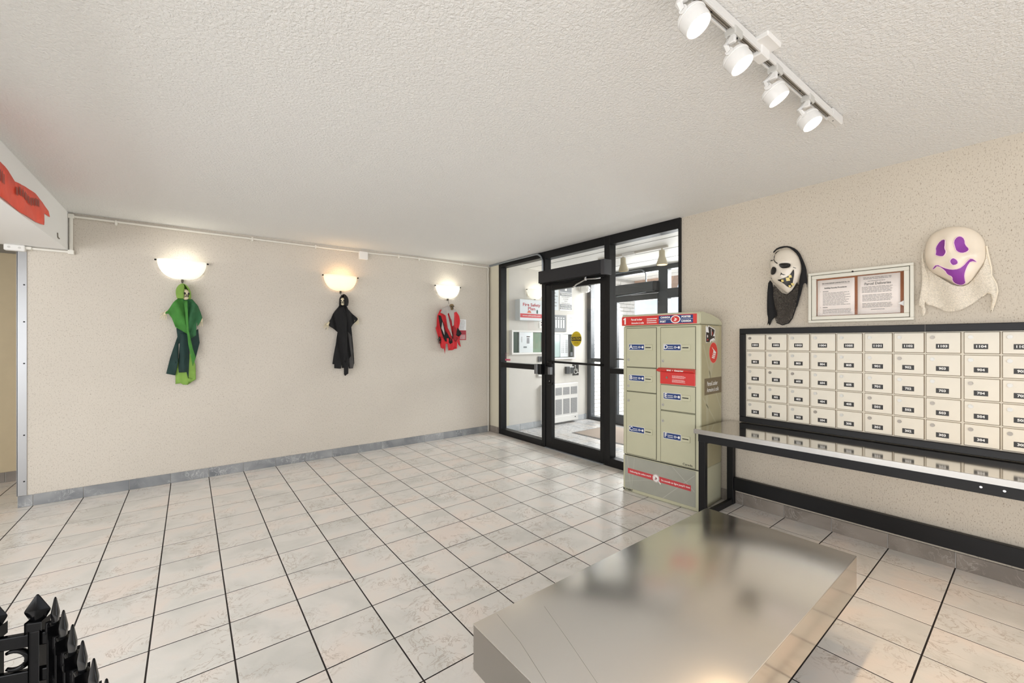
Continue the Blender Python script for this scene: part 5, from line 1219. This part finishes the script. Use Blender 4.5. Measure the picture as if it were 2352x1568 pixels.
for dx in (-.03, .03):
    bm = B(); f = Fr((-1.175+dx, 5.37, 2.23), (1, 0, 0), (0, -1, 0)); f.disc(bm, 0, 0, .009, .009, 0, .002, 12); obj('knockout', bm, mat('knockout_grey', srgb(206, 204, 200), .5), J)
bm = B(); box(bm, 1.715, 1.825, 5.375, 5.42, 2.487, 2.59, .005); J = obj('junction_box', bm, M_WHITE, t)
for x in (-.55, .55, 1.2, 2.25, 2.55, 3.25):
    bm = B(); z = cz(x)-.036; box(bm, x-.009, x+.009, 5.390, 5.42, z-.03, z+.014, .003); obj('pipe_clip', bm, M_PIPE, t)
bm = B(); tube(bm, [(3.70, 5.405, cz(3.7)-.035), (3.735, 5.402, 2.58), (3.728, 5.402, 2.50), (3.735, 5.403, 2.3), (3.735, 5.403, .01)], .0075, 8); tag(obj('wire_conduit', bm, M_PIPE, None, 40), 'thin white vertical conduit in the corner by the entrance', 'conduit')
bm = B(); tube(bm, [(3.752, 5.395, 2.60), (3.750, 5.400, 2.45), (3.757, 5.402, 2.3), (3.757, 5.403, .01)], .006, 8); tag(obj('wire_conduit', bm, mat('dark_old_cable', srgb(128, 120, 106), .6), None, 40), 'thin dark cable beside the white corner conduit', 'cable')

# ================================================================== BULKHEAD BANNER
poly = [(3.0, 2.262), (3.0, 2.48)]+D['banner'][:-1]+[(3.666, 2.262)]
poly = [(a, max(b, 2.26)) for a, b in poly]
t = thing('red_banner', 'torn translucent red banner taped on the white bulkhead', 'banner', WB.p(3.9, 2.26, .01))
o = obj('film', cloth(WB, poly, .008, .0035, 14, .05, 22, 31), M_ORANGE, t, True); solid(o, .001)
bm = B(); rg = random.Random(3)
for k in range(9):
    a = 3.93+.058*k; b = 2.345+.012*math.sin(k)+.0045*k
    for s in range(3):
        q = a+.015*s; WB.poly(bm, [(q, b), (q+.009, b+.004), (q+.004, b+.052+rg.uniform(-.012, .012)), (q-.006, b+.05)], .0135, .014)
for k in range(4):
    a = 3.50+.062*k
    for s in range(3): q = a+.016*s; WB.poly(bm, [(q, 2.345), (q+.009, 2.348), (q+.004, 2.41+rg.uniform(-.01, .01)), (q-.006, 2.405)], .0135, .014)
obj('faded_print', bm, M_SMUDGE, t)
bm = B(); tube(bm, [WB.p(5.015, 2.33, .003), WB.p(5.02, 2.295, .004), WB.p(5.06, 2.290, .006)], .004, 6); tag(obj('wall_hook', bm, mat('old_hook', srgb(120, 112, 100), .4, .6)), 'small bent hook at the far end of the white bulkhead', 'hook')

# ================================================================== TRACK LIGHT
t = thing('track_light', 'white ceiling track light with four lit spot heads', 'track light', (1.85, .70, 2.58))
ang = -.034
R = Matrix.Rotation(ang, 3, 'Z')
def tp(x, y, z): return Vector((1.8, .705, 0))+R @ Vector((x-1.8, y, 0))+Vector((0, 0, z))
def tbox(nm, x0, x1, y0, y1, z0, z1, m, par, bev=.002):
    bm = B(); r = box(bm, 0, x1-x0, y0, y1, 0, z1-z0)
    if bev: bevel(bm, r, bev)
    for v in bm.verts: v.co = tp(x0+v.co.x, v.co.y, z0+v.co.z)
    return obj(nm, bm, m, par)
ctop = lambda x: cz(x)+.004
M_TRK = mat('white_track_enamel', srgb(226, 224, 220), .4)
M_TRKG = mat('track_copper_groove', srgb(128, 122, 114), .45, .3)
tbox('track', .95, 2.64, -.018, .018, 2.594, 2.618, M_TRK, t)
for y0, y1 in ((-.018, -.011), (.011, .018)): tbox('track_flange', .95, 2.62, y0, y1, 2.582, 2.595, M_TRK, t, .001)
tbox('track_groove', .95, 2.62, -.0108, .0108, 2.5925, 2.5945, M_TRKG, t, 0)
for y0 in (-.006, .003): tbox('groove_rib', .95, 2.62, y0, y0+.003, 2.589, 2.593, mat('rib_grey', srgb(170, 164, 154), .4, .4), t, 0)
tbox('spacer', .95, 2.64, -.010, .010, 2.617, 2.628, M_TRK, t, 0)
tbox('feed_box', 1.79, 1.86, -.022, .022, 2.574, 2.612, M_WHITE, t, .004)
tbox('end_cap', 2.60, 2.75, -.019, .019, 2.586, 2.632, M_TRK, t, .006)
tbox('canopy_plate', 1.752, 1.872, -.060, .030, 2.608, 2.630, M_WHITE, t, .004)
for x in (1.45, 2.23, 2.66):
    bm = B(); sphere(bm, tp(x, 0, 2.587 if x > 2.6 else 2.591), .004, .004, .003, 8, 6); obj('screw', bm, M_DARK, t)
M_LENS = mat('lit_spot_lens', (1, 1, 1, 1), .3, emit=srgb(255, 250, 238), estr=3)
dirv = Vector((.146, -.477, -.867)).normalized()
heads = [(1.325, .698), (1.643, .696), (1.998, .696), (2.353, .677)]
turns = [0, .0, .18, -.35]
for i, (x, y) in enumerate(heads):
    d = (Matrix.Rotation(turns[i], 3, 'Z') @ dirv).normalized(); L = Vector((x, y, 2.47))
    bk = L-d*.05; ax = x-.035
    H0 = obj('lamp_head', (lambda b_: (tube(b_, [bk-d*.010, bk-d*.008, bk, L-d*.012, L-d*.004, L], [.02, .043, .0455, .045, .0435, .043], 28), b_)[1])(B()), M_TRK, t, 40)
    bm = B(); tube(bm, [bk+d*.004, bk+d*.009], .048, 28); obj('rim_band', bm, M_WHITE, H0, 40)
    bm = B(); tube(bm, [L-d*.001, L+d*.001], .040, 28); obj('lens', bm, M_LENS, H0)
    AY = tp(ax, 0, 0).y
    bm = B(); box(bm, ax-.032, ax+.03, AY-.021, AY+.021, 2.562, 2.594, .004); obj('track_adapter', bm, mat('adapter_grey', srgb(198, 196, 190), .4), H0)
    bm = B(); box(bm, ax-.03, ax-.012, AY-.016, AY+.016, 2.535, 2.564, .003); tube(bm, [(ax-.02, AY+.004, 2.56), (ax-.028, bk.y+.01, 2.53), tuple(bk-Vector((.046, 0, .0)))], [.012, .013, .011], 8); tube(bm, [bk-Vector((.050, 0, 0)), bk-Vector((.036, 0, 0))], .014, 14); obj('yoke', bm, M_TRK, H0, 40)
    bm = B(); sphere(bm, (ax-.012, AY-.017, 2.55), .004, .003, .004, 8, 6); obj('yoke_screw', bm, M_DARK, H0)
    l = bpy.data.lights.new('spot_light', 'SPOT'); l.energy = SPOT_W; l.color = srgb(255, 216, 166)[:3]; l.spot_size = math.radians(105); l.spot_blend = .7; l.specular_factor = 0.0; l.shadow_soft_size = .04
    lo = bpy.data.objects.new('spot_light', l); COL.objects.link(lo); lo.parent = t; lo.location = L+d*.006-Vector(t.location); lo.rotation_euler = d.to_track_quat('-Z', 'Y').to_euler()

# ================================================================== BLACK PLASTIC FENCE
def fence(nm, lab, p0, step, n, z_tip, stub0, stub1, first_scroll=True):
    p0 = Vector((p0[0], p0[1], 0)); st = Vector((step[0], step[1], 0)); u = st.normalized(); w = Vector((-u.y, u.x, 0))
    t = thing(nm, lab, 'fence', p0+st*(n-1)/2, 'black plastic picket fence panels')
    fr = Fr(p0, u, w)
    def bar(bm, a0, a1, z0, z1, d0, d1, bev=.003): fr.box(bm, a0, a1, z0, z1, d0, d1, bev, 2)
    L = st.length*(n-1)
    for nm2, z0, z1 in (('top_rail', z_tip-.127, z_tip-.095), ('middle_rail', z_tip-.217, z_tip-.185), ('bottom_rail', .10, .132)):
        bm = B(); bar(bm, -stub0, L+stub1, z0, z1, -.0075, .0075); obj(nm2, bm, M_PLASTIC, t)
    for k in range(n):
        a = k*st.length
        bm = B(); bar(bm, a-.0108, a+.0108, .0, z_tip-.088, -.010, .010); P = obj('picket', bm, M_PLASTIC, t)
        bm = B(); bar(bm, a-.0165, a+.0165, z_tip-.090, z_tip-.066, -.012, .012, .003); obj('collar', bm, M_PLASTIC, P)
        bm = B(); z = z_tip
        A = [(0.015, z-.068, .007), (.027, z-.045, .0085), (.0262, z-.040, .0085), (.0045, z-.004, .003)]
        rings = [[bm.verts.new(fr.p(a+sx*ww, zz, sd*dd)) for sx, sd in ((-1, 0), (0, -1), (1, 0), (0, 1))] for ww, zz, dd in A]
        for Aa, Bb in zip(rings, rings[1:]):
            for i in range(4): bm.faces.new((Aa[i], Aa[(i+1) % 4], Bb[(i+1) % 4], Bb[i]))
        bm.faces.new(rings[0][::-1]); tip = bm.verts.new(fr.p(a, z, 0))
        for i in range(4): bm.faces.new((rings[-1][i], rings[-1][(i+1) % 4], tip))
        bevel(bm, bm.verts[:], .002, 2); obj('spear_head', bm, M_PLASTIC, P, 30)
        if k < n-1:
            c = a+st.length/2
            bm = B(); pts = [fr.p(c+.026*math.cos(q), z_tip-.156+.023*math.sin(q), 0) for q in [(-.75+.1*i)*PI for i in range(15)]] if 0 else [fr.p(c-.002+.026*math.cos(q)*(-1 if fr is None else 1), z_tip-.156+.023*math.sin(q), 0) for q in [PI*(-.70+.1*i) for i in range(15)]]
            tube(bm, pts, [.004+.0035*math.sin(PI*i/14) for i in range(15)], 8); obj('scroll', bm, M_PLASTIC, t, True)
    return t
fence('picket_fence', 'black plastic picket fence panel at lower left, facing the camera', (-.454, 1.600), (.077, -.027), 3, .80, .04, .036)
fence('picket_fence', 'black plastic picket fence panel at lower left, seen edge on as a row of spikes', (-.262, 1.502), (.0278, -.0845), 6, .80, .02, .02)
